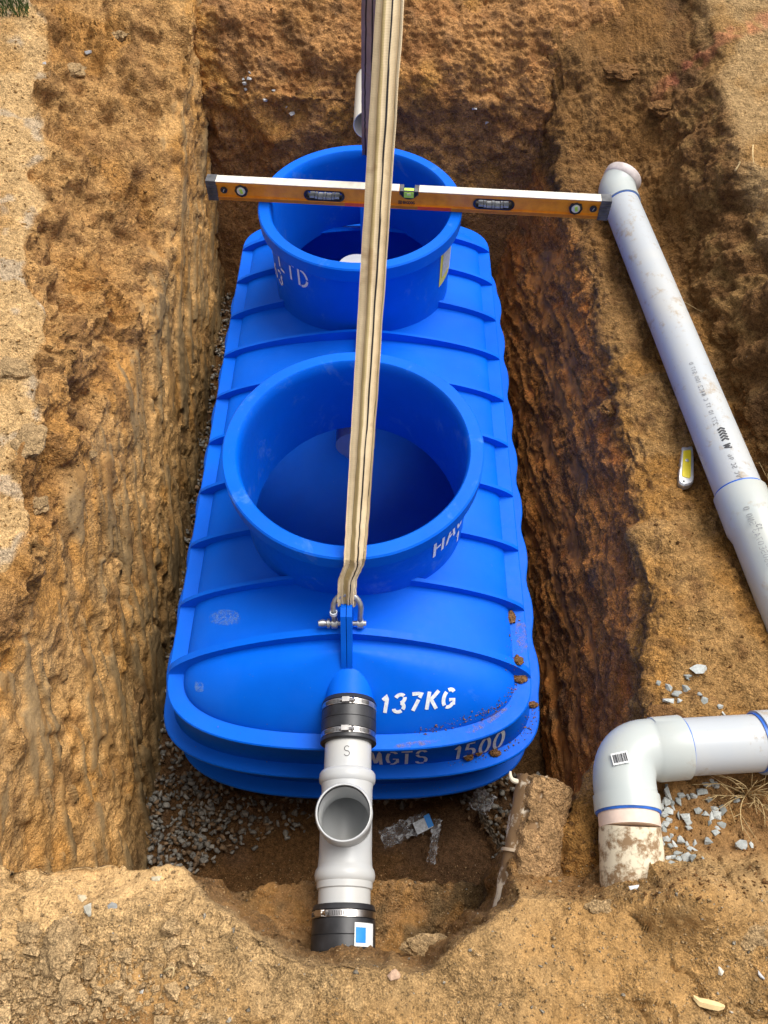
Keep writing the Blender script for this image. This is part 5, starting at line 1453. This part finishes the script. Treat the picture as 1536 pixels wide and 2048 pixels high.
# ------------------------------------------------------------------ litter and dry plants
def crumple(name, label, x, y, z, w_, l_, ang, mat, seed, cat='wrapper', nx=22, ny=14):
    c_ = at(x, y, z); V = []; F = []
    ca, sa = math.cos(ang), math.sin(ang)
    for i in range(nx + 1):
        for j_ in range(ny + 1):
            a, b_ = (i / nx - .5) * l_, (j_ / ny - .5) * w_
            taper = 1 - .25 * abs(math.sin(i * .9 + seed)); b2 = b_ * taper
            k = Vector((i * .55, j_ * .55, seed)); hh_ = .016 * mnoise.noise(k) + .010 * abs(mnoise.noise(k * 2.3))
            V.append(Vector((c_.x + a * ca - b2 * sa + .006 * mnoise.noise(k + Vector((5, 0, 0))), c_.y + a * sa + b2 * ca + .006 * mnoise.noise(k + Vector((0, 5, 0))), z + .022 + hh_)))
    for i in range(nx):
        for j_ in range(ny): F.append((i * (ny + 1) + j_, (i + 1) * (ny + 1) + j_, (i + 1) * (ny + 1) + j_ + 1, i * (ny + 1) + j_ + 1))
    o = mk(name, V, F, mat, None, smooth=True, angle=50); tag(o, label, cat); return o
FZ = FLOOR + .015
wr = thing('plastic_packet', 'clear crumpled plastic packet with a blue and white label on the pit floor', 'packet', at(820, 1660, FZ))
o = crumple('film', '', 812, 1662, FZ, .06, .15, R(22), FILM, 3.3)
def reparent(o, p):
    for k in ('label', 'category'):
        if k in o: del o[k]
    M = wm(o); o.parent = p; o.location = wm(p).inverted() @ M.translation
reparent(o, wr)
lc = at(846, 1650, FZ + .045); la_ = R(24); ux = Vector((math.cos(la_), math.sin(la_), .1)); uy = Vector((-math.sin(la_), math.cos(la_), .25))
def pad(o, ux, uy, w_, h_, dz, th=.001):
    P = [o + ux * a * w_ / 2 + uy * b_ * h_ / 2 + Vector((0, 0, dz)) for a, b_ in ((-1, -1), (1, -1), (1, 1), (-1, 1))]
    return P + [p - Vector((0, 0, th)) for p in P], [(0, 1, 2, 3), (7, 6, 5, 4), (0, 4, 5, 1), (1, 5, 6, 2), (2, 6, 7, 3), (3, 7, 4, 0)]
mk('paper_label', *pad(lc, ux, uy, .05, .032, 0), plain('grey_white_paper', (.55, .58, .62), .5, var=.3, scale=150), wr, smooth=False)
mk('blue_label_end', *pad(lc + ux * .019 + uy * .003, ux, uy, .017, .034, .002), STICK_B, wr, smooth=False)
crumple('plastic_strip', 'narrow strip of clear crumpled plastic on the pit floor below the packet', 868, 1685, FZ, .028, .12, R(78), FILM, 8.1)
crumple('plastic_bag', 'crumpled ball of clear plastic on the gravel near the broken pipe', 962, 1606, FZ + .02, .07, .065, R(60), FILM, 12.7, 'bag')
crumple('brown_strip', 'bent strip of brown card on the gravel beside the broken pipe', 978, 1662, FZ + .01, .018, .11, R(-62), plain('brown_card', (.16, .12, .08), .8), 15.0, 'strip')
# pale plastic hook and bands on the broken pipe
hp0 = q1 + Vector((-.048, -.004, .012)); b = MB(); b.add(*tube(bez(hp0, hp0 + Vector((-.018, .0, .004)), hp0 + Vector((-.014, .018, .008)), 8), [.005, .0052, .005, .005, .004, .004, .0035, .003, .002], 8))
b.build('torn_plastic_tab', plain('pale_plastic', (.66, .58, .45), .5), bk)
bp_ = q0.lerp(q1, .42); axq = (q1 - q0).normalized(); V1, F1 = lathe(bp_, axq, [(0, .05), (0, .0535), (.006, .0535), (.006, .05)], 40); mk('pale_band', V1, F1, plain('pale_band_plastic', (.55, .42, .28), .6), bk)

def stems(name, label, base, ends, rad, mat, cat, branch=0, seed=1):
    r = random.Random(seed); b = MB()
    for e in ends:
        p0, p1 = Vector(base), Vector(e); m = (p0 + p1) / 2 + Vector((r.uniform(-.03, .03), r.uniform(-.03, .03), r.uniform(.0, .03)))
        pts_ = bez(p0, m, p1, 8); b.add(*tube(pts_, [rad * (1 - .5 * i / 8) for i in range(9)], 5))
        for k in range(branch):
            q = pts_[r.randrange(3, 8)]; d = (p1 - p0).normalized() + Vector((r.uniform(-.8, .8), r.uniform(-.8, .8), r.uniform(-.1, .4)))
            b.add(*tube([q, q + d * r.uniform(.012, .04)], [rad * .6, rad * .3], 4))
    o = b.build(name, mat, None, angle=None); tag(o, label, cat); return o
def up_at(x, y, dz): p = soil_at(x, y)[0]; o, d = ray(x, y); return p - d * (dz / max(.3, -d.z))
wb = soil_at(1492, 1590)[0]
ends = [up_at(x, y, z) for x, y, z in [(1408, 1545, .05), (1455, 1553, .05), (1412, 1576, .03), (1448, 1613, .02), (1530, 1655, .01), (1486, 1662, .01), (1540, 1585, .04), (1535, 1600, .03), (1545, 1560, .05), (1460, 1585, .02), (1500, 1615, .015), (1487, 1608, .01), (1425, 1590, .02), (1540, 1620, .02), (1515, 1560, .05)]]
stems('dry_weed', 'dry straw coloured weed sprawling below the straight elbow pipe', wb, ends, .0013, STRAW, 'weed', 3, 5)
stems('grass_tuft', 'tuft of dry grass beside the socket of the long pale pipe', soil_at(1540, 990)[0] + Vector((0, 0, .02)), [up_at(x, y, z) for x, y, z in [(1522, 965, .03), (1518, 985, .03), (1520, 1005, .03), (1538, 945, .04), (1526, 1020, .03), (1516, 975, .04)]], .0014, STRAW, 'grass tuft', 2, 9)
stems('straw', 'thin straw lying on the ledge right of the long pipe', up_at(1348, 594, .02), [up_at(1405, 625, .003)], .0012, STRAW, 'straw', 1, 3)
stems('stalk', 'dry curved stalk on the ground behind the long pipe', up_at(1506, 290, .01), [up_at(1508, 328, .004)], .0022, WOOD, 'stalk', 0, 4)
stems('splinter', 'short pale splinter on the right bank above the pipe end', up_at(1470, 342, .005), [up_at(1477, 326, .012)], .003, WOOD, 'splinter', 0, 6)
stems('twig', 'thin dry twig in the crumbled soil right of the cracked slab', up_at(328, 1943, .004), [up_at(343, 1958, .004)], .0022, STRAW, 'twig', 0, 6)
# wood shaving on the near right ground
wp = [up_at(x, y, .006) for x, y in ((1386, 1994), (1398, 2004), (1418, 2009), (1436, 2013), (1448, 2014))]
b = MB(); V1 = []; F1 = []
for i, p in enumerate(wp):
    hw_ = [.003, .006, .0065, .006, .003][i]; sdv = Vector((.2, 1, 0)).normalized()
    V1 += [p + sdv * hw_ + Vector((0, 0, .002)), p + Vector((0, 0, .005)), p - sdv * hw_ + Vector((0, 0, .001)), p - Vector((0, 0, .003))]
for i in range(len(wp) - 1):
    for j_ in range(4): F1.append((4 * i + j_, 4 * i + (j_ + 1) % 4, 4 * i + 4 + (j_ + 1) % 4, 4 * i + 4 + j_))
F1 += [(3, 2, 1, 0), tuple(4 * (len(wp) - 1) + k for k in range(4))]
tag(mk('wood_shaving', V1, F1, WOOD, None, angle=50), 'curved yellowish wood shaving lying on the near right ground', 'wood shaving')
# grass at the top left corner
r = random.Random(2); b = MB()
for k in range(260):
    x, y = r.uniform(-30, 60), r.uniform(-12, 34) 
    p = soil_at(x, y)[0]; h_ = r.uniform(.015, .05); d = Vector((r.uniform(-.5, .5), r.uniform(-.6, .3), 1)) * h_; sdv = Vector((r.uniform(-1, 1), r.uniform(-1, 1), 0)).normalized() * .0022
    b.add([p - sdv, p + sdv, p + d * .6 + sdv * .7, p + d], [(0, 1, 2), (0, 2, 3)])
o = b.build('grass', GRASS, None, smooth=False); tag(o, 'patch of green grass on the flat ground beyond the pit', 'grass', kind='stuff')
